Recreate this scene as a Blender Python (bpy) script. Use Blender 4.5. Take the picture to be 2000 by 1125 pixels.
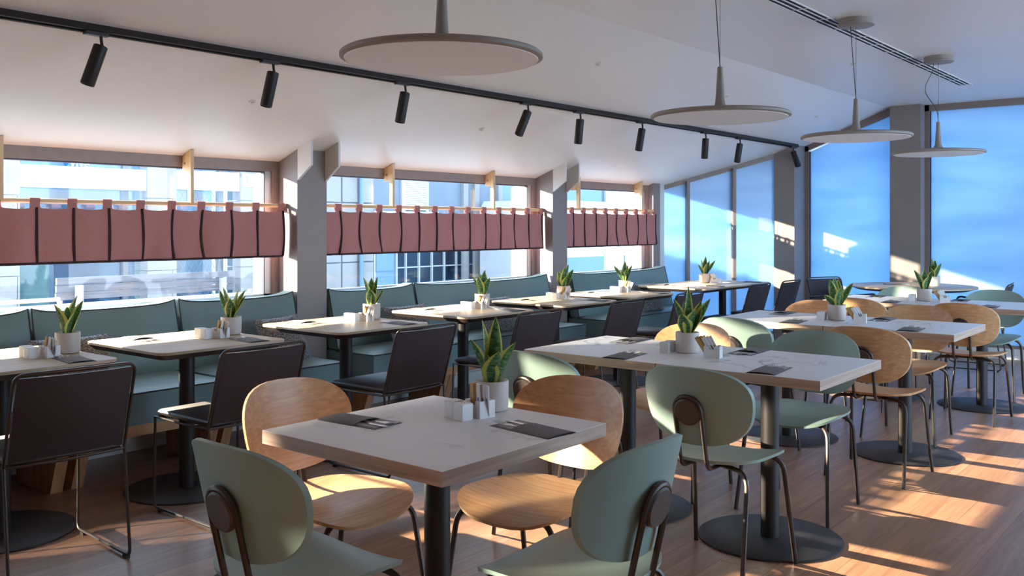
import bpy, math, random
from mathutils import Vector, Matrix
random.seed(11)
PI = math.pi
S = bpy.context.scene
COL = S.collection
for o in list(bpy.data.objects):
    bpy.data.objects.remove(o, do_unlink=True)

# ------------------------------------------------------------------ camera
cam_d = bpy.data.cameras.new('camera')
cam = bpy.data.objects.new('camera', cam_d); COL.objects.link(cam)
cam.location = (0, 0, 1.332)
cam.rotation_euler = (PI / 2, 0, math.radians(39.31))
cam_d.sensor_width = 36; cam_d.lens = 32.645; cam_d.shift_y = -0.06125
cam_d.clip_start = 0.05; cam_d.clip_end = 200
S.camera = cam

# ------------------------------------------------------------------ world, sun, exposure
SKY_COL = (0.50, 0.74, 1.0); SKY_STR = 3.1
w = bpy.data.worlds.new('world'); S.world = w; w.use_nodes = True
bg = w.node_tree.nodes['Background']
bg.inputs[0].default_value = (*SKY_COL, 1); bg.inputs[1].default_value = SKY_STR

def sun(name, az, dzdx, energy, col, angle):
    """az: travel direction of the light in the floor plan, degrees from +X towards +Y."""
    a = math.radians(az)
    d = Vector((math.cos(a), math.sin(a), -dzdx * math.cos(a))).normalized()
    l = bpy.data.lights.new(name, 'SUN'); l.energy = energy; l.color = col; l.angle = math.radians(angle)
    o = bpy.data.objects.new(name, l); COL.objects.link(o)
    o.rotation_euler = d.to_track_quat('-Z', 'Y').to_euler(); o.location = (-14, -2, 9)
    return o
sun('sun', 59.0, 0.305, 4.6, (1.0, 0.88, 0.66), 0.6)
sun('sun_added_for_floor_streaks', 1.0, 0.39, 11.0, (1.0, 0.86, 0.62), 0.6)  # second sun with no source of its own, added to streak the floor

vs = S.view_settings
vs.view_transform = 'Standard'; vs.look = 'None'; vs.exposure = 1.8; vs.gamma = 1.0
vs.use_curve_mapping = False

# ------------------------------------------------------------------ mesh builder
class MB:
    def __init__(s): s.v = []; s.f = []; s.uv = None
    def add(s, vs_, fs_):
        n = len(s.v); s.v += [tuple(p) for p in vs_]; s.f += [tuple(i + n for i in f) for f in fs_]; return s
    def box(s, x0, x1, y0, y1, z0, z1):
        return s.add([(x0,y0,z0),(x1,y0,z0),(x1,y1,z0),(x0,y1,z0),(x0,y0,z1),(x1,y0,z1),(x1,y1,z1),(x0,y1,z1)],
                     [(0,3,2,1),(4,5,6,7),(0,1,5,4),(1,2,6,5),(2,3,7,6),(3,0,4,7)])
    def prism(s, pts, off):
        """closed polygon (3-D points) extruded by vector off"""
        n = len(pts); off = Vector(off)
        vs_ = [Vector(p) for p in pts] + [Vector(p) + off for p in pts]
        fs = [tuple(range(n))[::-1], tuple(range(n, 2*n))] + [(i, (i+1) % n, (i+1) % n + n, i + n) for i in range(n)]
        return s.add(vs_, fs)
    def slab(s, out, z0, z1, b=0.0, bt=None):
        """outline (x,y) list counter-clockwise, with bevelled rims"""
        bt = b if bt is None else bt
        n = len(out); cx = sum(p[0] for p in out)/n; cy = sum(p[1] for p in out)/n
        def inset(d):
            r = []
            for x, y in out:
                l = math.hypot(x-cx, y-cy) or 1; k = max(0, 1 - d*1.25/l); r.append((cx+(x-cx)*k, cy+(y-cy)*k))
            return r
        rings = []
        if b: rings += [(inset(b), z0), (out, z0+b)]
        else: rings += [(out, z0)]
        if bt: rings += [(out, z1-bt), (inset(bt), z1)]
        else: rings += [(out, z1)]
        vs_ = [(x, y, z) for r, z in rings for x, y in r]; k = len(rings)
        fs = [tuple(range(n))[::-1], tuple(range((k-1)*n, k*n))]
        for j in range(k-1):
            fs += [(j*n+i, j*n+(i+1) % n, (j+1)*n+(i+1) % n, (j+1)*n+i) for i in range(n)]
        return s.add(vs_, fs)
    def lathe(s, prof, n=32, c=(0,0,0)):
        vs_ = []; fs = []
        for r, z in prof:
            for i in range(n):
                a = 2*PI*i/n; vs_.append((c[0]+r*math.cos(a), c[1]+r*math.sin(a), c[2]+z))
        k = len(prof)
        for j in range(k-1):
            fs += [(j*n+i, j*n+(i+1) % n, (j+1)*n+(i+1) % n, (j+1)*n+i) for i in range(n)]
        fs += [tuple(range(n))[::-1], tuple(range((k-1)*n, k*n))]
        return s.add(vs_, fs)
    def tube(s, path, r, n=8, closed=False, sy=1.0):
        P = [Vector(p) for p in path]; m = len(P); vs_ = []; fs = []
        up = None
        for i in range(m):
            if closed: t = (P[(i+1) % m] - P[i-1]).normalized()
            else: t = (P[min(i+1, m-1)] - P[max(i-1, 0)]).normalized()
            if up is None:
                up = Vector((0,0,1)) if abs(t.z) < .9 else Vector((0,1,0))
            a = t.cross(up).normalized(); up = a.cross(t).normalized()
            for j in range(n):
                q = 2*PI*j/n; vs_.append(P[i] + a*(r*math.cos(q)) + up*(r*sy*math.sin(q)))
        for i in range(m if closed else m-1):
            k = (i+1) % m
            fs += [(i*n+j, i*n+(j+1) % n, k*n+(j+1) % n, k*n+j) for j in range(n)]
        if not closed: fs += [tuple(range(n))[::-1], tuple(range((m-1)*n, m*n))]
        return s.add(vs_, fs)
    def grid(s, fn, nu, nv):
        vs_ = [fn(i/nu, j/nv) for j in range(nv+1) for i in range(nu+1)]
        fs = [(j*(nu+1)+i, j*(nu+1)+i+1, (j+1)*(nu+1)+i+1, (j+1)*(nu+1)+i) for j in range(nv) for i in range(nu)]
        return s.add(vs_, fs)
    def xf(s, M):
        s.v = [tuple(M @ Vector(p)) for p in s.v]; return s
    def mesh(s, name, smooth=False):
        me = bpy.data.meshes.new(name); me.from_pydata(s.v, [], s.f); me.validate(); me.update()
        if smooth:
            me.shade_smooth()
            try: me.set_sharp_from_angle(angle=math.radians(40))
            except Exception: pass
        return me
    def build(s, name, mat, parent=None, smooth=False, **kw):
        me = s.mesh(name, smooth); me.materials.append(M[mat] if isinstance(mat, str) else mat)
        return link(name, me, parent, **kw)

def link(name, me, parent=None, loc=None, rz=0, label=None, cat=None, group=None, kind=None):
    o = bpy.data.objects.new(name, me); COL.objects.link(o)
    if parent is not None: o.parent = parent
    if loc is not None: o.location = loc
    if rz: o.rotation_euler = (0, 0, rz)
    tag(o, label, cat, group, kind); return o
def tag(o, label=None, cat=None, group=None, kind=None):
    if label: o['label'] = label
    if cat: o['category'] = cat
    if group: o['group'] = group
    if kind: o['kind'] = kind
    return o
def thing(name, label, cat, loc=(0,0,0), rz=0, group=None):
    return link(name, None, None, loc, rz, label, cat, group)
def struct(name, mb, mat, **kw):
    return mb.build(name, mat, None, kind='structure', **kw)
CH = {}
def kids(o):
    return [c for c in bpy.data.objects if c.parent == o]
def copy_tree(o, loc, rz, label, group=None, kidmap=None):
    """a copy of a thing with copies of its parts and sub-parts (mesh data shared)"""
    c = o.copy(); COL.objects.link(c); c.location = loc; c.rotation_euler = (0, 0, rz); c['label'] = label
    if group: c['group'] = group
    for ch in PROTO[o.name]:
        d = ch.copy(); COL.objects.link(d); d.parent = c
        for g in PROTO2.get(ch.name, []):
            e = g.copy(); COL.objects.link(e); e.parent = d
    return c
PROTO = {}; PROTO2 = {}
def proto(o):
    PROTO[o.name] = kids(o)
    for ch in PROTO[o.name]: PROTO2[ch.name] = kids(ch)
    return o
def fillet(pts, r, n=5):
    P = [Vector(p) for p in pts]; out = [P[0]]
    for i in range(1, len(P)-1):
        a, b, c = P[i-1], P[i], P[i+1]
        u = (a-b); v = (c-b); d = min(r, u.length*.49, v.length*.49)
        p0 = b + u.normalized()*d; p1 = b + v.normalized()*d
        for k in range(n+1):
            t = k/n; out.append(p0*(1-t)**2 + b*2*t*(1-t) + p1*t*t)
    out.append(P[-1]); return out
def rrect(w_, d_, r, n=5, cx=0, cy=0):
    pts = []
    for sx, sy, a0 in ((1,1,0),(-1,1,90),(-1,-1,180),(1,-1,270)):
        for k in range(n+1):
            a = math.radians(a0 + 90*k/n)
            pts.append((cx+sx*(w_/2-r)+r*math.cos(a), cy+sy*(d_/2-r)+r*math.sin(a)))
    return pts
def circ(r, n=32, cx=0, cy=0): return [(cx+r*math.cos(2*PI*i/n), cy+r*math.sin(2*PI*i/n)) for i in range(n)]
def sgp(x, p): return math.copysign(abs(x)**p, x)

# ------------------------------------------------------------------ materials (all procedural)
M = {}
def new_mat(name):
    m = bpy.data.materials.new(name); m.use_nodes = True
    nt = m.node_tree; b = nt.nodes['Principled BSDF']; M[name] = m
    return m, nt, b
def L(nt, a, ao, b, bi): nt.links.new(a.outputs[ao], b.inputs[bi])
def plain(name, col, rough=.5, metal=0.0, spec=.5, var=0.0, vscale=8, bump=0.0, bscale=200, coat=0.0):
    m, nt, b = new_mat(name)
    b.inputs['Base Color'].default_value = (*col, 1); b.inputs['Roughness'].default_value = rough
    b.inputs['Metallic'].default_value = metal; b.inputs['Specular IOR Level'].default_value = spec
    if coat: b.inputs['Coat Weight'].default_value = coat; b.inputs['Coat Roughness'].default_value = .25
    tc = nt.nodes.new('ShaderNodeTexCoord')
    if var:
        n = nt.nodes.new('ShaderNodeTexNoise'); n.inputs['Scale'].default_value = vscale; n.inputs['Detail'].default_value = 4
        L(nt, tc, 'Object', n, 'Vector')
        r = nt.nodes.new('ShaderNodeValToRGB'); r.color_ramp.elements[0].position = .3; r.color_ramp.elements[1].position = .7
        r.color_ramp.elements[0].color = (*[c*(1-var) for c in col], 1); r.color_ramp.elements[1].color = (*[min(1, c*(1+var)) for c in col], 1)
        L(nt, n, 'Fac', r, 'Fac'); L(nt, r, 'Color', b, 'Base Color')
    if bump:
        n2 = nt.nodes.new('ShaderNodeTexNoise'); n2.inputs['Scale'].default_value = bscale; n2.inputs['Detail'].default_value = 3
        L(nt, tc, 'Object', n2, 'Vector')
        bp = nt.nodes.new('ShaderNodeBump'); bp.inputs['Strength'].default_value = bump; bp.inputs['Distance'].default_value = .002
        L(nt, n2, 'Fac', bp, 'Height'); L(nt, bp, 'Normal', b, 'Normal')
    return m
def wood(name, c0, c1, axis='x', scale=1.0, rough=.45, contrast=(.35,.68), perobj=0.0, coat=0.0, lohi=(1.6,26), dist=.7):
    m, nt, b = new_mat(name)
    tc = nt.nodes.new('ShaderNodeTexCoord'); mp = nt.nodes.new('ShaderNodeMapping')
    lo, hi = lohi[0]*scale, lohi[1]*scale
    sc = {'x': (lo,hi,hi), 'y': (hi,lo,hi), 'z': (hi,hi,lo)}[axis]
    mp.inputs['Scale'].default_value = sc
    L(nt, tc, 'Object', mp, 'Vector')
    if perobj:
        oi = nt.nodes.new('ShaderNodeObjectInfo'); ml = nt.nodes.new('ShaderNodeMath'); ml.operation = 'MULTIPLY'; ml.inputs[1].default_value = 37.0
        cb = nt.nodes.new('ShaderNodeCombineXYZ'); L(nt, oi, 'Random', ml, 0)
        for k in range(3): L(nt, ml, 0, cb, k)
        va = nt.nodes.new('ShaderNodeVectorMath'); va.operation = 'ADD'; L(nt, mp, 0, va, 0); L(nt, cb, 0, va, 1); src = (va, 0)
    else: src = (mp, 0)
    n = nt.nodes.new('ShaderNodeTexNoise'); n.inputs['Scale'].default_value = 1.0; n.inputs['Detail'].default_value = 7; n.inputs['Roughness'].default_value = .62
    n.inputs['Distortion'].default_value = dist
    L(nt, src[0], src[1], n, 'Vector')
    r = nt.nodes.new('ShaderNodeValToRGB'); e = r.color_ramp.elements
    e[0].position, e[1].position = contrast; e[0].color = (*c0, 1); e[1].color = (*c1, 1)
    L(nt, n, 'Fac', r, 'Fac')
    if perobj:
        hv = nt.nodes.new('ShaderNodeHueSaturation'); mr = nt.nodes.new('ShaderNodeMapRange')
        mr.inputs['To Min'].default_value = 1-perobj; mr.inputs['To Max'].default_value = 1+perobj
        L(nt, oi, 'Random', mr, 'Value'); L(nt, mr, 0, hv, 'Value'); L(nt, r, 'Color', hv, 'Color'); L(nt, hv, 0, b, 'Base Color')
    else: L(nt, r, 'Color', b, 'Base Color')
    b.inputs['Roughness'].default_value = rough
    if coat: b.inputs['Coat Weight'].default_value = coat; b.inputs['Coat Roughness'].default_value = .3
    bp = nt.nodes.new('ShaderNodeBump'); bp.inputs['Strength'].default_value = .08; bp.inputs['Distance'].default_value = .001
    L(nt, n, 'Fac', bp, 'Height'); L(nt, bp, 'Normal', b, 'Normal')
    return m
def marble(name):
    m, nt, b = new_mat(name)
    tc = nt.nodes.new('ShaderNodeTexCoord')
    oi = nt.nodes.new('ShaderNodeObjectInfo'); ml = nt.nodes.new('ShaderNodeMath'); ml.operation = 'MULTIPLY'; ml.inputs[1].default_value = 23.0
    va = nt.nodes.new('ShaderNodeVectorMath'); va.operation = 'ADD'; cb = nt.nodes.new('ShaderNodeCombineXYZ')
    L(nt, oi, 'Random', ml, 0); L(nt, ml, 0, cb, 0); L(nt, ml, 0, cb, 1); L(nt, tc, 'Object', va, 0); L(nt, cb, 0, va, 1)
    n1 = nt.nodes.new('ShaderNodeTexNoise'); n1.inputs['Scale'].default_value = 2.6; n1.inputs['Detail'].default_value = 6; n1.inputs['Distortion'].default_value = 1.2
    L(nt, va, 0, n1, 'Vector')
    s1 = nt.nodes.new('ShaderNodeMath'); s1.operation = 'SUBTRACT'; s1.inputs[1].default_value = .5; L(nt, n1, 'Fac', s1, 0)
    ab = nt.nodes.new('ShaderNodeMath'); ab.operation = 'ABSOLUTE'; L(nt, s1, 0, ab, 0)
    r = nt.nodes.new('ShaderNodeValToRGB'); e = r.color_ramp.elements
    e[0].position = 0; e[0].color = (1,1,1,1); e[1].position = .022; e[1].color = (0,0,0,1)
    L(nt, ab, 0, r, 'Fac')
    n2 = nt.nodes.new('ShaderNodeTexNoise'); n2.inputs['Scale'].default_value = 2.2; n2.inputs['Detail'].default_value = 2
    L(nt, va, 0, n2, 'Vector')
    r2 = nt.nodes.new('ShaderNodeValToRGB'); r2.color_ramp.elements[0].position = .5; r2.color_ramp.elements[1].position = .68
    L(nt, n2, 'Fac', r2, 'Fac')
    mu = nt.nodes.new('ShaderNodeMath'); mu.operation = 'MULTIPLY'; L(nt, r, 'Color', mu, 0); L(nt, r2, 'Color', mu, 1)
    mx = nt.nodes.new('ShaderNodeMix'); mx.data_type = 'RGBA'
    mx.inputs['A'].default_value = (.80,.79,.78,1); mx.inputs['B'].default_value = (.30,.28,.29,1)
    L(nt, mu, 0, mx, 'Factor'); L(nt, mx, 'Result', b, 'Base Color')
    b.inputs['Roughness'].default_value = .38; b.inputs['Specular IOR Level'].default_value = .45
    return m
def glass_pane(name, tint=(1,1,1), refl=1.0):
    """thin window pane: mostly clear, mirrors more at grazing angles"""
    m, nt, b = new_mat(name); nt.nodes.remove(b)
    out = nt.nodes['Material Output']
    tr = nt.nodes.new('ShaderNodeBsdfTransparent'); tr.inputs[0].default_value = (*tint, 1)
    gl = nt.nodes.new('ShaderNodeBsdfGlossy'); gl.inputs['Roughness'].default_value = .02
    fw = nt.nodes.new('ShaderNodeLayerWeight'); fw.inputs['Blend'].default_value = .5
    pw = nt.nodes.new('ShaderNodeMath'); pw.operation = 'POWER'; pw.inputs[1].default_value = 4.0; L(nt, fw, 'Facing', pw, 0)
    lw = nt.nodes.new('ShaderNodeMath'); lw.operation = 'MULTIPLY_ADD'; lw.inputs[1].default_value = .55; lw.inputs[2].default_value = .03; L(nt, pw, 0, lw, 0)
    mx = nt.nodes.new('ShaderNodeMixShader'); L(nt, lw, 0, mx, 0); L(nt, tr, 0, mx, 1); L(nt, gl, 0, mx, 2); L(nt, mx, 0, out, 'Surface')
    return m
def frosted(name):
    """window with a satin film: scatters daylight through and shows sun patches on its face"""
    m, nt, b = new_mat(name); nt.nodes.remove(b); out = nt.nodes['Material Output']
    tc = nt.nodes.new('ShaderNodeTexCoord')
    mp = nt.nodes.new('ShaderNodeMapping'); mp.inputs['Scale'].default_value = (.5,.5,2.2); L(nt, tc, 'Object', mp, 'Vector')
    n = nt.nodes.new('ShaderNodeTexNoise'); n.inputs['Scale'].default_value = 1.4; n.inputs['Detail'].default_value = 3; L(nt, mp, 0, n, 'Vector')
    r = nt.nodes.new('ShaderNodeValToRGB'); e = r.color_ramp.elements
    e[0].position = .3; e[1].position = .7; e[0].color = (.19,.37,.55,1); e[1].color = (.36,.51,.67,1); L(nt, n, 'Fac', r, 'Fac')
    t = nt.nodes.new('ShaderNodeBsdfTranslucent'); L(nt, r, 'Color', t, 'Color')
    d = nt.nodes.new('ShaderNodeBsdfDiffuse'); d.inputs[0].default_value = (.80,.84,.88,1)
    g = nt.nodes.new('ShaderNodeBsdfGlossy'); g.inputs['Roughness'].default_value = .25
    m1 = nt.nodes.new('ShaderNodeMixShader'); m1.inputs[0].default_value = .30; L(nt, t, 0, m1, 1); L(nt, d, 0, m1, 2)
    m2 = nt.nodes.new('ShaderNodeMixShader'); m2.inputs[0].default_value = .04; L(nt, m1, 0, m2, 1); L(nt, g, 0, m2, 2)
    L(nt, m2, 0, out, 'Surface'); return m
def weave(name, c0, c1, scale, rough=.85):
    m, nt, b = new_mat(name); tc = nt.nodes.new('ShaderNodeTexCoord')
    n = nt.nodes.new('ShaderNodeTexNoise'); mp = nt.nodes.new('ShaderNodeMapping'); mp.inputs['Scale'].default_value = (1, 1, 3)
    L(nt, tc, 'Object', mp, 'Vector'); L(nt, mp, 0, n, 'Vector'); n.inputs['Scale'].default_value = scale; n.inputs['Detail'].default_value = 2
    r = nt.nodes.new('ShaderNodeValToRGB'); r.color_ramp.elements[0].position = .42; r.color_ramp.elements[1].position = .58
    r.color_ramp.elements[0].color = (*c0, 1); r.color_ramp.elements[1].color = (*c1, 1)
    L(nt, n, 'Fac', r, 'Fac'); L(nt, r, 'Color', b, 'Base Color'); b.inputs['Roughness'].default_value = rough
    b.inputs['Specular IOR Level'].default_value = .2
    bp = nt.nodes.new('ShaderNodeBump'); bp.inputs['Strength'].default_value = .25; bp.inputs['Distance'].default_value = .002
    L(nt, n, 'Fac', bp, 'Height'); L(nt, bp, 'Normal', b, 'Normal'); return m
def leafmat(name):
    m, nt, b = new_mat(name)
    uv = nt.nodes.new('ShaderNodeUVMap'); sx = nt.nodes.new('ShaderNodeSeparateXYZ'); L(nt, uv, 0, sx, 0)
    a = nt.nodes.new('ShaderNodeMath'); a.operation = 'SUBTRACT'; a.inputs[1].default_value = .5; L(nt, sx, 0, a, 0)
    ab = nt.nodes.new('ShaderNodeMath'); ab.operation = 'ABSOLUTE'; L(nt, a, 0, ab, 0)
    r = nt.nodes.new('ShaderNodeValToRGB'); e = r.color_ramp.elements
    e[0].position = .33; e[0].color = (0,0,0,1); e[1].position = .38; e[1].color = (1,1,1,1); L(nt, ab, 0, r, 'Fac')
    mp = nt.nodes.new('ShaderNodeMapping'); mp.inputs['Scale'].default_value = (2.2, 22, 1); L(nt, uv, 0, mp, 'Vector')
    n = nt.nodes.new('ShaderNodeTexNoise'); n.inputs['Scale'].default_value = 1; n.inputs['Detail'].default_value = 3; n.inputs['Distortion'].default_value = .8; L(nt, mp, 0, n, 'Vector')
    r2 = nt.nodes.new('ShaderNodeValToRGB'); e = r2.color_ramp.elements
    e[0].position = .40; e[0].color = (.030,.115,.038,1); e[1].position = .66; e[1].color = (.17,.33,.12,1); L(nt, n, 'Fac', r2, 'Fac')
    mx = nt.nodes.new('ShaderNodeMix'); mx.data_type = 'RGBA'; mx.inputs['B'].default_value = (.66,.66,.16,1)
    L(nt, r, 'Color', mx, 'Factor'); L(nt, r2, 'Color', mx, 'A'); L(nt, mx, 'Result', b, 'Base Color')
    b.inputs['Roughness'].default_value = .42
    out = nt.nodes['Material Output']; t = nt.nodes.new('ShaderNodeBsdfTranslucent'); L(nt, mx, 'Result', t, 'Color')
    ms = nt.nodes.new('ShaderNodeMixShader'); ms.inputs[0].default_value = .32; L(nt, b, 0, ms, 1); L(nt, t, 0, ms, 2); L(nt, ms, 0, out, 'Surface')
    return m

plain('ceiling_paint', (.79,.725,.70), .42, spec=.35)
plain('frame_brown', (.24,.185,.165), .45, var=.06, vscale=20)
plain('column_taupe', (.235,.195,.185), .5, var=.05, vscale=3)
plain('white_board', (.66,.61,.58), .5)
plain('aluminium', (.62,.63,.66), .35, metal=.6)
plain('dark_gasket', (.05,.05,.06), .5)
plain('plaster_white', (.66,.65,.64), .6, var=.03)
plain('floor_base', (.16,.08,.05), .5)
wood('floor_wood', (.20,.10,.06), (.39,.215,.13), 'y', 1.0, .33, (.3,.72), perobj=.13)
wood('oak_chair', (.45,.225,.10), (.645,.39,.20), 'x', 1.0, .42, (.30,.70), coat=.15, lohi=(1.3,75), dist=.25)
wood('oak_table', (.44,.32,.20), (.60,.47,.32), 'y', .9, .40, (.33,.7))
wood('oak_edge', (.38,.25,.185), (.54,.38,.29), 'x', 1.4, .5)
wood('oak_edge_y', (.38,.25,.185), (.54,.38,.29), 'y', 1.4, .5)
wood('oak_rod', (.62,.40,.21), (.78,.56,.33), 'y', 1.0, .5)
wood('oak_bracket', (.58,.36,.18), (.76,.53,.30), 'z', 1.0, .5)
wood('oak_bench', (.38,.18,.08), (.55,.30,.15), 'z', .9, .5)
wood('oak_rail', (.40,.18,.07), (.56,.30,.13), 'y', .9, .5)
wood('grey_slat', (.06,.07,.09), (.105,.118,.145), 'y', 1.0, .8)
marble('white_marble')
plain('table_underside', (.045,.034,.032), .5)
plain('black_metal', (.028,.024,.024), .5, metal=.3, spec=.4)
plain('base_metal', (.035,.034,.038), .5, metal=.2, bump=.1, bscale=300)
plain('tube_brown', (.060,.046,.040), .36, metal=.45)
plain('boss_brown', (.070,.050,.042), .5)
plain('green_shell', (.255,.355,.315), .42, spec=.4, var=.02, vscale=5)
plain('black_leather', (.036,.027,.031), .5, spec=.4, bump=.15, bscale=350)
plain('teal_leather', (.150,.225,.225), .42, spec=.4, var=.05, vscale=4, bump=.08, bscale=300)
plain('piping', (.015,.018,.02), .5)
weave('pillow_weave', (.07,.07,.075), (.34,.34,.35), 95)
weave('curtain_cloth', (.38,.165,.155), (.46,.205,.195), 220)
plain('curtain_trim', (.028,.010,.014), .8)
plain('lamp_taupe', (.30,.265,.24), .6)
plain('lamp_diffuser', (.88,.86,.88), .6)
plain('wire', (.06,.055,.055), .5)
plain('grille_white', (.72,.70,.70), .4)
plain('grille_dark', (.008,.006,.006), .8)
plain('pot_ceramic', (.60,.52,.46), .55, var=.03, bump=.1, bscale=80)
plain('soil', (.05,.035,.025), .95, bump=.6, bscale=60)
leafmat('snake_leaf')
plain('white_ceramic', (.80,.79,.78), .35)
plain('sachet_brown', (.55,.32,.10), .6, var=.12, vscale=60)
plain('sachet_white', (.80,.79,.80), .55, var=.03, vscale=60)
plain('sleeve_grey', (.17,.16,.165), .75, var=.05, vscale=30)
plain('sleeve_inner', (.40,.38,.37), .8)
plain('steel', (.62,.60,.58), .25, metal=1.0)
plain('screw', (.2,.15,.1), .4, metal=.8)
glass_pane('window_glass')
glass_pane('shop_glass', (.45,.62,.75))
frosted('frosted_glass')
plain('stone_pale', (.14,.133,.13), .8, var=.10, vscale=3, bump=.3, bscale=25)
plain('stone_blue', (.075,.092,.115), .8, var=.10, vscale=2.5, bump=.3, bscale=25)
plain('sign_white', (.32,.32,.32), .5)
plain('sign_ink', (.20,.20,.26), .6)
plain('sign_blue', (.10,.42,.72), .5)
plain('door_blue', (.06,.115,.18), .5)
plain('shop_inside', (.16,.18,.20), .8, var=.5, vscale=1.2)
plain('poster_ochre', (.62,.48,.24), .7, var=.25, vscale=3)
plain('paving', (.46,.47,.48), .85, var=.06, vscale=1.5)
plain('rail_white', (.22,.23,.24), .4)
plain('van_white', (.25,.25,.26), .3, coat=.3)
plain('car_navy', (.03,.07,.12), .25, coat=.5)
plain('car_glass', (.03,.10,.17), .1)
plain('tyre', (.02,.02,.02), .8)
plain('concrete', (.42,.41,.42), .85, var=.12, vscale=4)

# ------------------------------------------------------------------ room measurements
XW = -5.30              # room face of the window wall
YE = 10.27              # room face of the end wall
ZC = 2.59               # flat ceiling
XF = -3.17              # fold between flat and sloped ceiling
SL = 0.385
def zc(x): return ZC if x >= XF else ZC + SL*(x-XF)
YB = -6.2; XR = 2.3

# floor: a base slab with boards laid on it along Y
fl = MB().box(-5.6, XR+.2, YB-.2, YE+.6, -.16, -.008)
floor = struct('floor', fl, 'floor_base')
PW, PL = .20, 1.30
pm = MB().box(-PW/2+.0006, PW/2-.0006, -PL/2+.0006, PL/2-.0006, -.008, 0).mesh('plank'); pm.materials.append(M['floor_wood'])
pcount = 0
short = {}
rows = 29
for i in range(rows):
    x = -5.30 + PW*(i+.5)
    y = .35 - random.choice((0, .2, .43, .65, .87, 1.08))
    while y < YE:
        c = y + PL/2
        if c - PL/2 > YE-.02: break
        if c + PL/2 < .5: y += PL; continue
        if c + PL/2 > YE+.3:
            l = YE+.28-y
            me = MB().box(-PW/2+.0006, PW/2-.0006, -l/2+.0006, l/2-.0006, -.008, 0).mesh('plank'); me.materials.append(M['floor_wood'])
            link('plank', me, floor, (x, y+l/2, 0))
        else:
            link('plank', pm, floor, (x, c, 0))
        pcount += 1; y += PL
fr = MB().box(-5.30+rows*PW, XR, YB, YE, -.008, 0).box(-5.3, -5.30+rows*PW, YB, -.8, -.008, 0)
fr.build('board_field', 'floor_wood', floor, kind='stuff')

# ceiling: flat part and sloped part
cl = MB().prism([(XF, YB, ZC), (XR, YB, ZC), (XR, YB, ZC+.2), (XF, YB, ZC+.2)], (0, YE+.6-YB, 0))
ceiling = struct('ceiling', cl, 'ceiling_paint')
xo = -5.38
cs = MB().prism([(xo, YB, zc(xo)), (XF, YB, ZC), (XF, YB, ZC+.2), (xo, YB, zc(xo)+.2)], (0, YE+.6-YB, 0))
cs.build('sloped_ceiling', 'ceiling_paint', ceiling)

# window wall: low wall, columns, headers
COLS = [(-4.2, -3.95, -5.10), (-1.50, -1.25, -5.10), (1.15, 1.40, -5.10), (3.937, 4.19, -5.10), (6.825, 7.05, -5.105), (8.84, 8.985, -5.24)]
lw = MB().box(-5.55, XW, 1.15, 9.15, -.15, .80).box(-5.55, -5.27, 8.98, 9.13, .8, zc(-5.3)+.05)
LY0, LY1, LZ0, LZ1 = -1.30, -.10, .40, .80      # unseen low pane, added to let sun onto the left floor
lw.box(-5.38, XW, YB, LY0, -.15, 1.455).box(-5.38, XW, LY1, 1.15, -.15, 1.455).box(-5.38, XW, LY0, LY1, -.15, LZ0).box(-5.38, XW, LY0, LY1, LZ1, 1.455)
struct('wall_left', lw, 'plaster_white')
struct('wall_left_sill', MB().box(-5.58, XW+.02, 1.40, 9.0, .80, .835), 'frame_brown')
for i, (y0, y1, xf) in enumerate(COLS):
    m = MB().prism([(-5.60, y0, -.15), (xf, y0, 0-.15), (xf, y0, zc(xf)+.03), (-5.60, y0, zc(-5.60)+.03)], (0, y1-y0, 0))
    c = struct('trim_%d' % (i+1), m, 'column_taupe')
    if i in (3, 4):      # white haunch boards that brace the column to the ceiling
        for yy in (y0, y1-.018):
            xi, xb = xf+.145, xf+.002
            z0 = 1.637; z1 = 1.735
            MB().prism([(xb, yy, z0), (xi, yy, z1), (xi, yy, zc(xi)+.01), (xb, yy, zc(xb)+.01)], (0, .018, 0)).build('haunch_board', 'white_board', c)
WIN = [(1.40, 3.937), (4.19, 6.825), (7.05, 8.84)]
ZG0, ZG1 = .835, 1.70
for i, (y0, y1) in enumerate(WIN):
    wroot = link('window_%d' % (i+1), None, None, (XW, (y0+y1)/2, 0), kind='structure')
    hy = (y1-y0)/2
    f = MB().box(-.06, 0, -hy, hy, ZG1, zc(XW)+.02)                    # header
    f.box(-.06, 0, -hy, -hy+.05, ZG0, ZG1).box(-.06, 0, hy-.05, hy, ZG0, ZG1)
    f.build('window_frame', 'frame_brown', wroot)
    g = MB().box(-.065, -.02, hy-.105, hy-.05, ZG0, ZG1).box(-.065, -.02, -hy+.05, -hy+.105, ZG0, ZG1)
    g.box(-.065, -.02, -hy+.05, hy-.05, ZG0, ZG0+.03)
    g.build('sash', 'aluminium', wroot)
    MB().box(-.055, -.018, -hy+.105, hy-.105, ZG1-.010, ZG1).box(-.055,-.018, hy-.112, hy-.105, ZG0, ZG1).build('gasket', 'dark_gasket', wroot)
    MB().box(-.043, -.037, -hy+.105, hy-.105, ZG0+.03, ZG1-.012).build('pane', 'window_glass', wroot)
# unseen clerestory strip by the camera, added to pass a band of sun
hd = MB().box(-5.36, XW, YB, 1.15, 1.70, zc(XW)+.02)
struct('wall_left_header', hd, 'frame_brown')
wroot = link('window_4', None, None, (XW, 0, 0), kind='structure')
MB().box(-.043, -.037, YB, 1.15, 1.455, 1.70).build('pane', 'window_glass', wroot)
MB().box(-.043, -.037, LY0, LY1, LZ0, LZ1).build('pane', 'window_glass', wroot)
for z_ in (.49, .585): MB().box(-.046, -.034, LY0, LY1, z_, z_+.010).build('glazing_bar', 'dark_gasket', wroot)  # bars added to draw thin shadow lines across the floor patch
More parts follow.
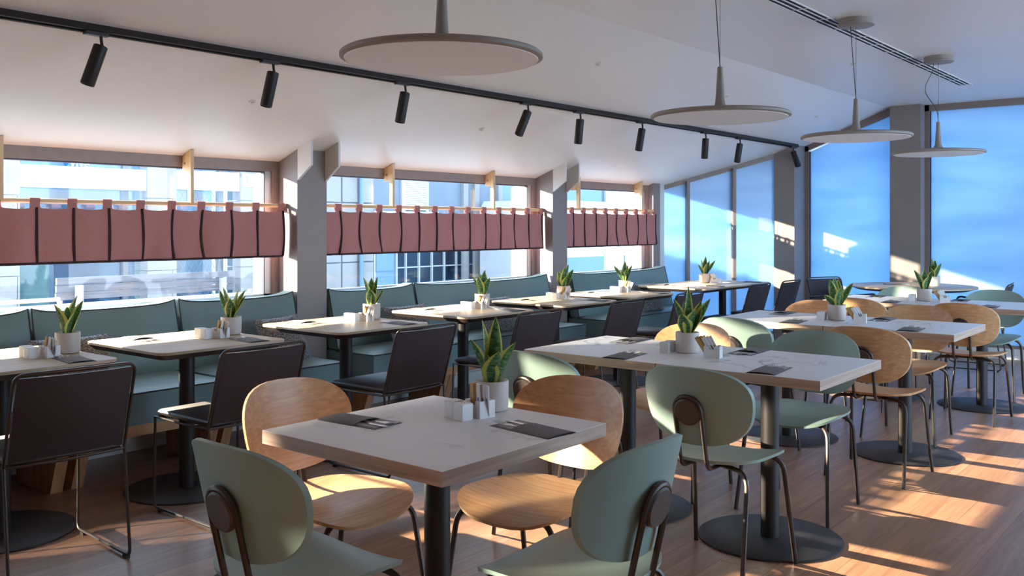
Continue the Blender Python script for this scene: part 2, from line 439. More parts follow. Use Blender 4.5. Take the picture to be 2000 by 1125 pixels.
# baseboard duct below the benches
struct('baseboard_left', MB().box(XW, -5.20, 1.40, 9.0, 0, .10).box(XW, -5.22, 1.40, 9.0, .10, .115), 'plaster_white')

# oblique wall between the window wall and the end wall
P0 = Vector((-5.281, 9.121, 0)); P1 = Vector((-4.345, 9.985, 0)); U = (P1-P0).normalized(); Nn = Vector((U.y, -U.x, 0))   # Nn points into the room
def ob(t, d, z): p = P0 + U*t + Nn*d; return (p.x, p.y, z)
def obbox(mb, t0, t1, d0, d1, z0, z1a, z1b=None):
    z1b = z1a if z1b is None else z1b
    mb.prism([ob(t0,d0,z0), ob(t1,d0,z0), ob(t1,d0,z1b), ob(t0,d0,z1a)], Nn*(d1-d0)); return mb
def obz(t, d=0): return zc(ob(t, d, 0)[0])
TL = (P1-P0).length
wl = link('window_5', None, None, tuple(P0), kind='structure')
inv = Matrix.Translation(-P0)
def ochild(mb, name, mat, root=wl, **kw): return mb.xf(inv).build(name, mat, root, **kw)
m = MB(); m.prism([ob(-.1,-.07,obz(-.1)-.050), ob(TL+.02,-.07,obz(TL)-.050), ob(TL+.02,-.07,obz(TL)+.12), ob(-.1,-.07,obz(-.1)+.12)], Nn*.075)
obbox(m, -.1, TL+.02, -.07, .005, .105, .135)
ochild(m, 'window_frame', 'frame_brown')
for t in (.275, .80): ochild(obbox(MB(), t-.017, t+.017, -.05, .055, .13, obz(t)-.03), 'mullion', 'column_taupe')
for a, b in ((-.1, .258), (.292, .783), (.817, TL+.02)):
    q = MB(); q.prism([ob(a,-.035,.13), ob(b,-.035,.13), ob(b,-.035,obz(b)-.045), ob(a,-.035,obz(a)-.045)], Nn*.008)
    ochild(q, 'pane', 'frosted_glass')
struct('baseboard_oblique', obbox(MB(), -.1, TL+.02, -.08, .012, -.15, .105), 'plaster_white')

# end wall: two columns, frosted panes, frames
m = MB().prism([(-4.35, 9.975, -.1), (-4.11, 9.975, -.1), (-4.11, 9.975, zc(-4.11)+.05), (-4.35, 9.975, zc(-4.35)+.05)], (0, .5, 0))
struct('trim_7', m, 'column_taupe')
struct('trim_8', MB().box(-3.13, -2.82, 10.13, 10.45, -.1, ZC+.05), 'column_taupe')
def endwin(name, x0, x1):
    r = link(name, None, None, ((x0+x1)/2, YE, 0), kind='structure'); iv = Matrix.Translation((-(x0+x1)/2, -YE, 0))
    f = MB()
    f.prism([(x0,YE,zc(x0)-.065), (x1,YE,zc(x1)-.065), (x1,YE,zc(x1)+.1), (x0,YE,zc(x0)+.1)], (0,.08,0))
    f.box(x0, x0+.045, YE, YE+.08, .105, zc(x0)); f.box(x0, x1, YE, YE+.08, .105, .135)
    f.xf(iv).build('window_frame', 'frame_brown', r)
    g = MB().box(x0+.045, x0+.055, YE+.02, YE+.06, .135, zc(x0)-.06); g.xf(iv).build('gasket', 'dark_gasket', r)
    p = MB().prism([(x0+.05,YE+.04,.13), (x1,YE+.04,.13), (x1,YE+.04,zc(x1)-.06), (x0+.05,YE+.04,zc(x0)-.06)], (0,.008,0))
    p.xf(iv).build('pane', 'frosted_glass', r)
    return r
endwin('window_6', -4.11, -3.13)
endwin('window_7', -2.82, -.40)
endwin('window_8', -.40, XR)
struct('baseboard_end', MB().box(-4.11, XR, YE-.01, YE+.09, -.15, .105), 'plaster_white')

# unseen sides of the room: right side with glazing added for daylight, plain back wall
rw = MB().box(XR, XR+.15, YB, 4.0, -.15, ZC+.1).box(XR, XR+.15, 4.0, YE+.5, -.15, .25).box(XR, XR+.15, 4.0, YE+.5, 2.35, ZC+.1)
for y in (5.9, 8.0, 10.15): rw.box(XR, XR+.15, y, y+.2, .25, 2.35)
struct('wall_right', rw, 'plaster_white')
wr = link('window_9', None, None, (XR, 0, 0), kind='structure')
MB().box(.06, .066, 4.0, YE, .25, 2.35).build('pane', 'window_glass', wr)
struct('wall_back', MB().box(-5.6, XR+.15, YB-.15, YB, -.15, ZC+.1), 'plaster_white')

# ------------------------------------------------------------------ chairs
def shell_chair(name, mat, label, loc, rz, group):
    t = thing(name, label, 'chair', loc, rz, group)
    # seat
    a, b, n = .222, .212, 3.0
    def sz(x, y):
        z = .452 + .020*(x/a)**2
        if y > .08: z -= .030*((y-.08)/.13)**2
        if y < -.08: z += .012*((-y-.08)/.13)**2
        return z
    NS, NR = 40, 6; vs_ = []; fs = []
    for top in (1, 0):
        for r in range(NR+1):
            for i in range(NS):
                th = 2*PI*i/NS; rr = r/NR
                rr2 = rr if top or r < NR else .985
                x = a*rr2*sgp(math.cos(th), 2/n); y = b*rr2*sgp(math.sin(th), 2/n); x *= 1+.07*(y/b)
                vs_.append((x, y, sz(x, y) - (0 if top else .012)))
    o2 = (NR+1)*NS
    for r in range(NR):
        for i in range(NS):
            j = (i+1) % NS
            fs.append((r*NS+i, r*NS+j, (r+1)*NS+j, (r+1)*NS+i)[::-1]); fs.append((o2+r*NS+i, o2+r*NS+j, o2+(r+1)*NS+j, o2+(r+1)*NS+i))
    fs += [(NR*NS+i, NR*NS+(i+1) % NS, o2+NR*NS+(i+1) % NS, o2+NR*NS+i)[::-1] for i in range(NS)]
    MB().add(vs_, fs).build('seat', mat, t, True)
    # backrest
    A, B, n = .224, .150, 2.6; ZB, YBk, LEAN = .662, -.232, math.tan(math.radians(13))
    def bp(x, z, off):
        return (x, YBk + .075*(x/A)**2 - z*LEAN - off, ZB + z)
    vs_ = []; fs = []
    for fr_ in (1, 0):
        for r in range(NR+1):
            for i in range(NS):
                th = 2*PI*i/NS; rr = r/NR; rr2 = rr if fr_ or r < NR else .985
                x = A*rr2*sgp(math.cos(th), 2/n); z = B*rr2*sgp(math.sin(th), 2/n); x *= 1+.075*(z/B)
                vs_.append(bp(x, z, 0 if fr_ else .014))
    for r in range(NR):
        for i in range(NS):
            j = (i+1) % NS
            fs.append((r*NS+i, r*NS+j, (r+1)*NS+j, (r+1)*NS+i)); fs.append((o2+r*NS+i, o2+r*NS+j, o2+(r+1)*NS+j, o2+(r+1)*NS+i)[::-1])
    fs += [(NR*NS+i, NR*NS+(i+1) % NS, o2+NR*NS+(i+1) % NS, o2+NR*NS+i) for i in range(NS)]
    MB().add(vs_, fs).build('backrest', mat, t, True)
    # round boss on the rear
    zb = -.015; c = Vector(bp(0, zb, .014)); nrm = Vector((0, -1, -LEAN)).normalized()
    d = MB().lathe([(.001,0),(.049,0),(.052,.004),(.052,.018),(.047,.023),(.001,.023)], 28)
    d.xf(Matrix.Translation(c) @ nrm.to_track_quat('Z', 'Y').to_matrix().to_4x4()); d.build('boss', 'boss_brown', t, True)
    # hairpin support round the boss, down and forward under the seat
    pts = []
    R = .054
    def up(x, z): q = Vector(bp(0, z, .024)); return Vector((x, q.y, q.z))
    arc = [up(R*math.cos(PI*k/12), zb + R*math.sin(PI*k/12)) for k in range(13)]
    zl = .432-ZB
    left = [up(R, zb), up(R, zl+.03)]; yb_ = up(0, zl).y
    lower = fillet([up(R, zb), (R, up(0, zl).y+.002, .426), (R, -.06, .426)], .04, 5)
    path = list(reversed(lower)) + arc[1:-1] + [Vector((-p.x, p.y, p.z)) for p in lower]
    MB().tube(path, .0088, 8).build('back_support', 'tube_brown', t, True)
    # legs
    for sx in (-1, 1):
        for sy in (-1, 1):
            p = fillet([(sx*.05, sy*.10, .428), (sx*.192, sy*.155, .428), (sx*(.218 if sy > 0 else .20), sy*.222, 0.0)], .065, 6)
            MB().tube(p, .0095, 8).build('leg', 'tube_brown', t, True)
    f = MB().tube([(-.10, -.119, .428), (-.06, -.06, .426), (-.05, .10, .428)], .008, 6).tube([(.10, -.119, .428), (.06, -.06, .426), (.05, .10, .428)], .008, 6)
    f.tube([(-.06,-.06,.426),(.06,-.06,.426)], .008, 6).tube([(-.05,.10,.428),(.05,.10,.428)], .008, 6)
    f.build('seat_frame', 'tube_brown', t, True)
    return proto(t)
N_, S_, E_, W_ = 0, PI, -PI/2, PI/2      # facing +Y, -Y, +X, -X
GW, GG = 'oak shell chairs', 'sage green shell chairs'
oak0 = shell_chair('oak_shell_chair', 'oak_chair', 'oak shell chair left of the foreground marble table, sun on its seat', (-2.33, 1.95, 0), E_+.05, GW)
grn0 = shell_chair('green_shell_chair', 'green_shell', 'sage green shell chair cut off at the bottom left, in front of the foreground table', (-1.955, 1.54, 0), N_, GG)
oaks = [((-1.845, 2.37), S_, 'oak shell chair behind the foreground marble table, right of the potted plant'),
        ((-2.36, 4.20), S_, 'oak shell chair on the far side of the nearest table pair, behind its plant'),
        ((-1.64, 5.10), N_, 'oak shell chair seen from behind with round boss, at the middle table pair'),
        ((-2.44, 6.11), S_, 'oak shell chair behind the left half of the middle table pair'),
        ((-1.78, 6.12), S_, 'oak shell chair behind the right half of the middle table pair'),
        ((-2.34, 6.98), N_, 'shaded oak shell chair in front of the left half of the far table pair'),
        ((-1.62, 6.98), N_, 'shaded oak shell chair in front of the right half of the far table pair')]
for (x, y), r, lab in oaks: copy_tree(oak0, (x, y, 0), r, lab)
greens = [((-1.417, 1.98), W_, 'sage green shell chair at bottom centre, its back to the right'),
          ((-1.67, 3.315), N_, 'sage green shell chair seen from behind with round boss, at the nearest table pair'),
          ((-2.40, 3.27), N_, 'sage green shell chair half hidden behind the oak chair of the foreground table'),
          ((-1.73, 4.26), S_, 'sage green shell chair facing us behind the nearest table pair'),
          ((-2.38, 5.10), N_, 'sage green shell chair in front of the left half of the middle table pair'),
          ((-2.42, 8.02), S_, 'sage green shell chair behind the left half of the far table pair'),
          ((-1.72, 8.02), S_, 'sage green shell chair at the right edge, behind the far table pair')]
for (x, y), r, lab in greens: copy_tree(grn0, (x, y, 0), r, lab)

def sled_chair(name, label, loc, rz, group, arms=False):
    """leather sling chair on a thin sled frame, facing +y"""
    t = thing(name, label, 'chair', loc, rz, group); W2 = .225
    r = .0065
    for sx in (-1, 1):
        X = sx*W2
        p = fillet([(X, .235, .437), (X, .245, .008+r), (X, -.255, .008+r), (X, -.205, .437)], .035, 5)
        MB().tube([Vector((X, -.205, .437)), Vector((X*.98, .0, .432)), *p], r, 8).build('sled', 'tube_brown', t, True)
        MB().box(X-.009, X+.009, -.235, -.205, 0, .012).build('glide', 'black_metal', t); MB().box(X-.009, X+.009, .17, .20, 0, .012).build('glide', 'black_metal', t)
        if arms:
            p = fillet([(X*1.03, -.23, .60), (X*1.10, .17, .645), (X*1.10, .20, .44)], .04, 5)
            MB().tube(p, .009, 8).build('armrest', 'tube_brown', t, True)
    top = [(-W2, -.200, .437), (-W2, -.305, .792), (W2, -.305, .792), (W2, -.200, .437)]
    p = fillet(top, .045, 6)
    p = [Vector((q.x, q.y - .03*(1-(q.x/W2)**2), q.z)) for q in p]
    MB().tube(p, r, 8).build('back_frame', 'tube_brown', t, True)
    MB().tube([(-W2, .20, .436), (W2, .20, .436)], r, 8).build('crossbar', 'tube_brown', t, True)
    MB().tube([(-W2, -.2, .437), (0, -.225, .437), (W2, -.2, .437)], r, 8).build('crossbar', 'tube_brown', t, True)
    sw = W2-.008
    s = MB().slab(rrect(2*sw, .46, .03, 4, 0, .02), .442, .468, .008); s.build('seat', 'black_leather', t, True)
    def fr(u, v, off):
        x = (u*2-1)*(W2-.012); z = .452 + v*.325
        c = .03*(1-(x/W2)**2)
        return Vector((x, -.200 - (z-.437)*.296 - c*min(1, v*2) + .012 - off, z))
    b = MB()
    b.grid(lambda u, v: fr(u, v, 0), 12, 8); n = len(b.v); b.grid(lambda u, v: fr(1-u, v, .016), 12, 8)
    # rim
    q = 13
    def rim(ix): 
        for (a0, b0), (a1, b1) in zip(ix, ix[1:]): b.f.append((a0, a1, b1, b0))
    rim([(i, n+12-i) for i in range(13)]); rim([(8*q+i, n+8*q+12-i) for i in range(13)][::-1])
    rim([(j*q, n+j*q+12) for j in range(9)][::-1]); rim([(j*q+12, n+j*q) for j in range(9)])
    b.build('backrest', 'black_leather', t, True)
    return proto(t)
WT = [1.71, 2.60, 3.64, 4.71, 5.77, 6.73]
WXC = [-4.26, -4.26, -4.255, -4.29, -4.30, -4.34]
ordw = ['first', 'second', 'third', 'fourth', 'fifth', 'sixth']
GS = 'black leather sled chairs'
sl0 = sled_chair('sled_chair', 'black leather sled chair at the left edge of the photo, back to us', (-3.79, 1.69, 0), W_-.06, GS)
for i in range(1, 6):
    copy_tree(sl0, (-3.81 - (.02*i if i > 2 else 0), WT[i]-.07, 0), W_, 'black leather sled chair at the %s window table from the left' % ordw[i])
copy_tree(sl0, (-3.93, 8.02, 0), W_, 'black leather sled chair at the long table, left one of its pair')
copy_tree(sl0, (-3.95, 8.78, 0), W_, 'black leather sled chair at the long table, right one by the grey column')
arm0 = sled_chair('armchair', 'black armchair left of the round table at the frosted windows', (-3.34, 9.36, 0), E_-.5, 'black armchairs', True)
copy_tree(arm0, (-2.17, 9.48, 0), W_+.1, 'black armchair right of the round table, before the frosted window')

# ------------------------------------------------------------------ tables
def pedestal(t, x=0, y=0, ztop=.70, mat='black_metal', r=.038):
    MB().slab(circ(.30, 48, x, y), 0, .009, .002, .003).build('base_plate', 'base_metal', t, True)
    MB().lathe([(r,.009),(r,ztop)], 28, (x, y, 0)).build('pole', mat, t, True)
    MB().box(x-.16, x+.16, y-.16, y+.16, ztop, ztop+.012).build('mounting_plate', 'black_metal', t)
def marble_table(label, loc):
    t = thing('marble_table', label, 'table', loc, 0, 'square marble tables')
    tt = MB().box(-.352, .352, -.349, .349, .712, .7488).build('tabletop', 'oak_edge', t)
    tt.data.materials.append(M['oak_edge_y'])
    for p in tt.data.polygons:
        if abs(p.normal.x) > .5: p.material_index = 1
    MB().box(-.3515, .3515, -.3485, .3485, .7488, .7500).build('laminate', 'white_marble', t)
    pedestal(t); return proto(t)
mt0 = marble_table('square white marble table with oak edge in the foreground', (-1.869, 1.941, 0))
DT = [(3.76, 'nearest'), (5.645, 'middle'), (7.50, 'far')]
for y, w_ in DT:
    copy_tree(mt0, (-2.367, y, 0), 0, 'left half of the %s pair of white marble tables' % w_)
    copy_tree(mt0, (-1.658, y, 0), 0, 'right half of the %s pair of white marble tables' % w_)
def oak_top(t, w_, d_):
    o = rrect(w_, d_, .05, 6); oi = rrect(w_-.05, d_-.05, .04, 6)
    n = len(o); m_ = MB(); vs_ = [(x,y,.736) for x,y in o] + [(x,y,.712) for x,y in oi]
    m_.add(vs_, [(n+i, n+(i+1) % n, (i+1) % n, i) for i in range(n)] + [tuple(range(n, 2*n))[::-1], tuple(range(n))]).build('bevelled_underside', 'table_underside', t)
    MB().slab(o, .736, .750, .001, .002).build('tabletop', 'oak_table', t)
def oak_table(label, loc):
    t = thing('oak_table', label, 'table', loc, 0, 'oak window tables'); oak_top(t, .73, .70); pedestal(t); return proto(t)
ot0 = oak_table('oak topped table at the left edge, first along the window bench', (WXC[0], WT[0], 0))
for i in range(1, 6): copy_tree(ot0, (WXC[i], WT[i], 0), 0, 'oak topped table, %s from the left along the window bench' % ordw[i])
t = thing('long_oak_table', 'long oak topped table on two black poles beside the frosted corner', 'table', (-4.36, 8.37, 0))
oak_top(t, .74, 1.42); pedestal(t, 0, -.36); pedestal(t, 0, .36)
t = thing('round_table', 'round oak table before the frosted end windows', 'table', (-2.69, 9.38, 0))
MB().slab(circ(.575, 56), .735, .750, .002).build('tabletop', 'oak_table', t, True)
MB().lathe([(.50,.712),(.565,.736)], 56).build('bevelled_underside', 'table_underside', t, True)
MB().lathe([(.075,.012),(.075,.713)], 32).build('pedestal', 'oak_bench', t, True)
MB().slab(circ(.30, 48), 0, .012, .003).build('base_plate', 'base_metal', t, True)

# ------------------------------------------------------------------ window bench
def back_cushion(t, y0, y1, xt, xb):
    """front skin with peaked corners, dark piping along the edge"""
    h0, h1 = .475, .868; th = .10
    def F(u, v, front=1):
        y = y0+.006 + (y1-y0-.012)*u
        e = abs(2*u-1); z = h0 + (h1-h0)*v + (.020*e**8 - .010*(1-e*e))*v
        x = xb + (xt-xb)*v
        if front: x += .035*(1-e**6)*(1-abs(2*v-1)**5)
        else: x -= th
        return (x, y, z)
    b = MB(); nu, nv = 20, 8
    b.grid(lambda u, v: F(u, v), nu, nv); n = len(b.v); b.grid(lambda u, v: F(1-u, v, 0), nu, nv); q = nu+1
    def rim(ix):
        for (a0, b0), (a1, b1) in zip(ix, ix[1:]): b.f.append((a0, a1, b1, b0))
    rim([(i, n+nu-i) for i in range(q)][::-1]); rim([(nv*q+i, n+nv*q+nu-i) for i in range(q)])
    rim([(j*q, n+j*q+nu) for j in range(nv+1)]); rim([(j*q+nu, n+j*q) for j in range(nv+1)][::-1])
    c = b.build('back_cushion', 'teal_leather', t, True)
    path = [F(0, j/nv) for j in range(nv)] + [F(i/nu, 1) for i in range(nu)] + [F(1, 1-j/nv) for j in range(nv)] + [F(1-i/nu, 0) for i in range(nu)]
    MB().tube(path, .0042, 6, True).build('piping', 'piping', c, True)
def bench(label, y0, y1, xf, ends=(0, 0)):
    t = thing('bench', label, 'bench', (0, 0, 0), 0, 'teal upholstered window bench sections')
    xb = -5.02
    yy = [y0, y1] 
    def F(u, v):
        y = y0+.003 + (y1-y0-.006)*u; x = xb-.10 + (xf-xb+.10)*v; e = abs(2*u-1)
        return (x, y, .462 + .022*(1-e**8)*(1-max(0, v)**10))
    b = MB(); b.grid(F, 16, 10)
    n0 = len(b.v); q = 17
    b.grid(lambda u, v: (F(u, v)[0], F(u, v)[1], .40), 16, 10)
    def rim(ix):
        for (a0, b0), (a1, b1) in zip(ix, ix[1:]): b.f.append((a0, a1, b1, b0))
    rim([(i, n0+i) for i in range(q)]); rim([(10*q+i, n0+10*q+i) for i in range(q)][::-1])
    rim([(j*q, n0+j*q) for j in range(11)][::-1]); rim([(j*q+16, n0+j*q+16) for j in range(11)])
    c = b.build('seat_cushion', 'teal_leather', t, True)
    p = [(xb, y0+.004, .462), (xf, y0+.004, .462), (xf, y1-.004, .462), (xb, y1-.004, .462)]
    MB().tube(fillet(p, .012, 3), .0045, 6).build('piping', 'piping', c, True)
    MB().box(xb-.10, xf-.004, y0+.005, y1-.005, .298, .43).build('upholstered_base', 'teal_leather', t)
    MB().box(-5.12, xf-.02, y0+.004, y1-.004, .238, .298).build('wooden_rail', 'oak_rail', t)
    for ly in (y0+.02, y1-.08):
        MB().prism([(-5.06, ly, .0), (xf-.15, ly, 0), (xf-.06, ly, .238), (-5.08, ly, .238)], (0, .06, 0)).build('panel_leg', 'oak_bench', t)
    back_cushion(t, y0, y1, -5.10, -5.0)
    MB().box(-5.24, -5.185, y0+.01, y1-.01, .24, .80).build('back_board', 'teal_leather', t)
BN = [(1.30, 2.187, -4.53, 'cut off at the left edge of the photo'), (2.193, 3.035, -4.535, 'second from the left, before the first window'),
      (3.050, 3.905, -4.56, 'third from the left, ending at the first column'), (4.20, 5.028, -4.63, 'just right of the first column'),
      (5.036, 6.73, -4.665, 'long one before the second column'), (7.09, 8.85, -4.69, 'right of the second column, nearest the frosted corner')]
for y0, y1, xf, lab in BN: bench('teal upholstered bench section, ' + lab, y0, y1, xf)

def pillow(label, loc, rz, tilt, w_=.42, h_=.30):
    nu = 12; b = MB()
    def F(u, v, s):
        a, c = 2*u-1, 2*v-1
        p = (1-a**4)*(1-c**4); k = .94 + .06*max(abs(a), abs(c))
        return (a*w_/2*(1-.06*(1-c*c))*k, s*(.055*p**.6+.002), c*h_/2*(1-.06*(1-a*a))*k)
    b.grid(lambda u, v: F(u, v, -1), nu, nu); n = len(b.v); b.grid(lambda u, v: F(1-u, v, 1), nu, nu); q = nu+1
    def rim(ix):
        for (a0, b0), (a1, b1) in zip(ix, ix[1:]): b.f.append((a0, a1, b1, b0))
    rim([(i, n+nu-i) for i in range(q)][::-1]); rim([(nu*q+i, n+nu*q+nu-i) for i in range(q)])
    rim([(j*q, n+j*q+nu) for j in range(nu+1)]); rim([(j*q+nu, n+j*q) for j in range(nu+1)][::-1])
    b.xf(Matrix.Rotation(tilt, 4, 'X'))
    zmin = min(p[2] for p in b.v)
    b.xf(Matrix.Translation((0, 0, -zmin)))
    return b.build('pillow', 'pillow_weave', None, True, loc=(loc[0], loc[1], .476), rz=rz, label=label, cat='cushion', group='grey woven pillows on the bench')
pillow('grey woven pillow on the bench behind the first oak table', (-4.79, 2.28, 0), PI/2, -.42)
pillow('grey woven pillow at the end of the bench by the first column', (-4.83, 3.62, 0), PI/2+.25, -.40)
pillow('grey woven pillow under the third oak table, right of the first column', (-4.82, 4.72, 0), PI/2, -.42)
pillow('grey woven pillow behind the pole of the fourth oak table', (-4.82, 5.72, 0), PI/2, -.42)
pillow('dark grey pillow on the bench section nearest the frosted corner', (-4.83, 8.05, 0), PI/2, -.42)

# ------------------------------------------------------------------ curtains
XC = -5.225
def cafe(name_lab, rod_lab, tabs, y0, y1, zr, brackets, i):
    rd = thing('curtain_rod', rod_lab, 'curtain rod', (XC, (y0+y1)/2, zr), 0, 'oak curtain rods')
    iv = Matrix.Translation((-XC, -(y0+y1)/2, -zr))
    MB().tube([(XC, y0, zr), (XC, y1, zr)], .0125, 12).xf(iv).build('rod', 'oak_rod', rd, True)
    for by in brackets:
        m_ = MB().prism([(XC-.014, by, zr), (XC+.022, by, zr), (XC+.022, by, zc(XC+.022)-.003), (XW+.001, by, zc(XW)-.003), (XW+.001, by, 1.672), (XC-.014, by, 1.672)], (0, .022, 0))
        br = m_.xf(iv).build('bracket', 'oak_bracket', rd)
        MB().lathe([(.006, 0), (.006, .003)], 10).xf(iv @ Matrix.Translation((XC-.045, by-.003, 1.72)) @ Matrix.Rotation(-PI/2, 4, 'X')).build('screw', 'screw', br)
    ct = thing('cafe_curtain', name_lab, 'curtain', (XC, (y0+y1)/2, zr-.03), 0, 'pink tab top cafe curtains')
    iv = Matrix.Translation((-XC, -(y0+y1)/2, -(zr-.03)))
    rnd = random.Random(i); zt, zb = zr-.036, 1.126
    ph = [rnd.uniform(-1, 1) for _ in tabs]
    def X(k, v): return XC + .016 + .012*ph[k]*math.sin(PI*v*1.1+.3) + .006*v
    def Ym(k, v): return tabs[k] + .010*ph[k]*math.sin(PI*v)*(.4+v)
    for k in range(len(tabs)-1):
        wv = rnd.uniform(-.014, .016); wv2 = rnd.uniform(-.010, .010); pp = rnd.uniform(0, 6)
        def F(u, v, o=0):
            x = X(k, v)*(1-u) + X(k+1, v)*u + wv*math.sin(PI*u) + wv2*math.sin(2*PI*u)*v + .006*math.sin(7*u+5*v+pp)*v - o
            return (x, Ym(k, v)*(1-u) + Ym(k+1, v)*u, zt - .010*math.sin(PI*u)*(1-v) - (zt-zb)*v)
        b = MB().grid(lambda u, v: F(u, v), 8, 8).grid(lambda u, v: F(1-u, v, .003), 8, 8)
        b.xf(iv).build('panel', 'curtain_cloth', ct, True)
        h = MB().tube([Vector(F(j/8, 1)) + Vector((0,0,-.003)) for j in range(9)], .0085, 6, sy=.9); h.xf(iv).build('hem', 'curtain_trim', ct, True)
    for k in range(len(tabs)):
        pth = [Vector((X(k, j/8)+.003, Ym(k, j/8), zt-(zt-zb)*j/8)) for j in range(9)]
        MB().tube(pth, .0075, 6).xf(iv).build('trim', 'curtain_trim', ct, True)
        yk = tabs[k]; sk = .012
        loop = [(XC+.017, zt-.012), (XC+.0165, zr), (XC+.010, zr+.0165), (XC-.004, zr+.018), (XC-.0155, zr+.006), (XC-.016, zt+.004), (XC+.008, zt-.012)]
        b = MB(); vs_ = []; nL = len(loop)
        for j, (x, z) in enumerate(loop):
            s_ = sk*(1 - 2*j/(nL-1))
            vs_ += [(x, yk-.027-s_, z), (x, yk+.027-s_, z)]
        b.add(vs_, [(2*j, 2*j+1, 2*j+3, 2*j+2) for j in range(nL-1)])
        b.xf(iv).build('tab', 'curtain_cloth', ct, True)
T1 = [1.46+.2032*k for k in range(13)]
T2 = [4.397+.2001*k for k in range(13)]
T3 = [7.29+.1940*k for k in range(9)]
cafe('pink tab top cafe curtain across the left window', 'oak curtain rod across the left window', T1, 1.42, 3.93, 1.466, [2.09-.011, 3.213-.011], 1)
cafe('pink tab top cafe curtain across the middle window', 'oak curtain rod across the middle window', [4.205]+T2, 4.195, 6.82, 1.472, [4.925-.011, 6.115-.011], 2)
cafe('pink tab top cafe curtain across the small window near the corner', 'oak curtain rod across the small window near the corner', [7.10]+T3, 7.055, 8.838, 1.489, [7.395-.011, 8.55-.011], 3)

# ------------------------------------------------------------------ ceiling fittings
def pendant(label, x, y, z):
    t = thing('pendant_lamp', label, 'lamp', (x, y, z), 0, 'grey disc pendant lamps'); R = .325
    pr = [(R-.012, .001), (R, .006), (R, .016), (R-.008, .022), (.20, .034), (.07, .042), (.034, .050), (.024, .068), (.021, .10), (.013, .24), (.010, .243)]
    MB().lathe(pr, 56).build('shade', 'lamp_taupe', t, True)
    MB().lathe([(.0, -.001), (R-.016, -.001), (R-.012, .004)], 56).build('diffuser', 'lamp_diffuser', t, True)
    top = ZC - z
    MB().tube([(0, 0, .242), (0, 0, top-.02)], .0012, 6).build('suspension_wire', 'wire', t)
    slack = .075 if 'slack' in label else .0
    cp = []
    for k in range(25):
        q = k/24; cp.append((-.035*q - slack*math.sin(PI*q)**2*math.sin(PI*(1-q)*1.15), 0, .242 + (top-.262)*q))
    MB().tube(cp, .0026, 6).build('cable', 'wire', t, True)
    MB().lathe([(.100, -.045), (.108, -.040), (.108, -.034), (.100, -.030), (.100, 0)], 40, (0, 0, top)).build('canopy', 'lamp_taupe', t, True)
pendant('grey disc pendant lamp at the top, largest and nearest of four', -2.065, 2.166, 1.862)
pendant('grey disc pendant lamp right of the largest one, second nearest', -2.02, 4.02, 1.838)
pendant('grey disc pendant lamp third from the left, its canopy on the ceiling grille', -1.966, 5.715, 1.862)
pendant('grey disc pendant lamp rightmost, smallest and far, with slack cable', -1.93, 7.38, 1.862)

XT = -4.105
def slope_pt(x, y, d): # point d below the sloped ceiling (perpendicular)
    n = Vector((SL, 0, -1)).normalized(); return Vector((x, y, zc(x))) + n*d
rail = thing('track_rail', 'black lighting track running along the sloped ceiling', 'lighting track', (XT, 1.0, zc(XT)))
iv = Matrix.Translation((-XT, -1.0, -zc(XT)))
prof = [(-.0175,0),(-.0175,.034),(-.008,.034),(-.008,.012),(.008,.012),(.008,.034),(.0175,.034),(.0175,0)]
tx = Vector((1, 0, SL)).normalized(); tn = Vector((SL, 0, -1)).normalized()
y0, y1 = .6, YE-.24
pp = [Vector((XT, y0, zc(XT))) + tx*a + tn*b for a, b in prof]
MB().prism(pp, (0, y1-y0, 0)).xf(iv).build('profile', 'black_metal', rail)
MB().prism([Vector((XT, y0, zc(XT))) + tx*a + tn*b for a, b in ((-.003,.012),(-.003,.0175),(.003,.0175),(.003,.012))], (0, y1-y0, 0)).xf(iv).build('conductor', 'aluminium', rail)
spots = [(2.068, -.30, 'leftmost'), (3.002, -.20, 'second from left'), (3.968, -.18, 'third from left, beside the largest pendant'), (5.175, -.42, 'fourth from left'),
         (5.82, -.10, 'fifth from left'), (6.722, -.20, 'sixth from left'), (7.849, -.07, 'seventh from left'), (8.571, -.20, 'eighth from left'), (9.90, .75, 'last one, by the grey end column')]
for y, tl, lab in spots:
    j = Vector((XT, y, zc(XT))) + tn*.036
    t = thing('track_spotlight', 'black cylinder spotlight on the ceiling track, ' + lab, 'spotlight', tuple(j), 0, 'black track spotlights')
    MB().box(-.016, .016, -.075, .03, -.012, .004).build('adapter', 'black_metal', t)
    MB().tube([(0, 0, -.010), (.004, 0, -.035), (.002, .006*(-1 if tl > 0 else 1), -.062)], .007, 8).build('arm', 'black_metal', t, True)
    ax = Vector((-.35*abs(tl) if tl < 0 else .1, tl, -1)).normalized()
    c = Vector((0, 0, -.055)); R4 = (-ax).to_track_quat('Z', 'Y').to_matrix().to_4x4()
    MB().lathe([(.028, 0), (.031, -.003), (.031, -.185), (.029, -.188), (.026, -.182), (.001, -.170)], 24).xf(Matrix.Translation(c) @ R4).build('housing', 'black_metal', t, True)

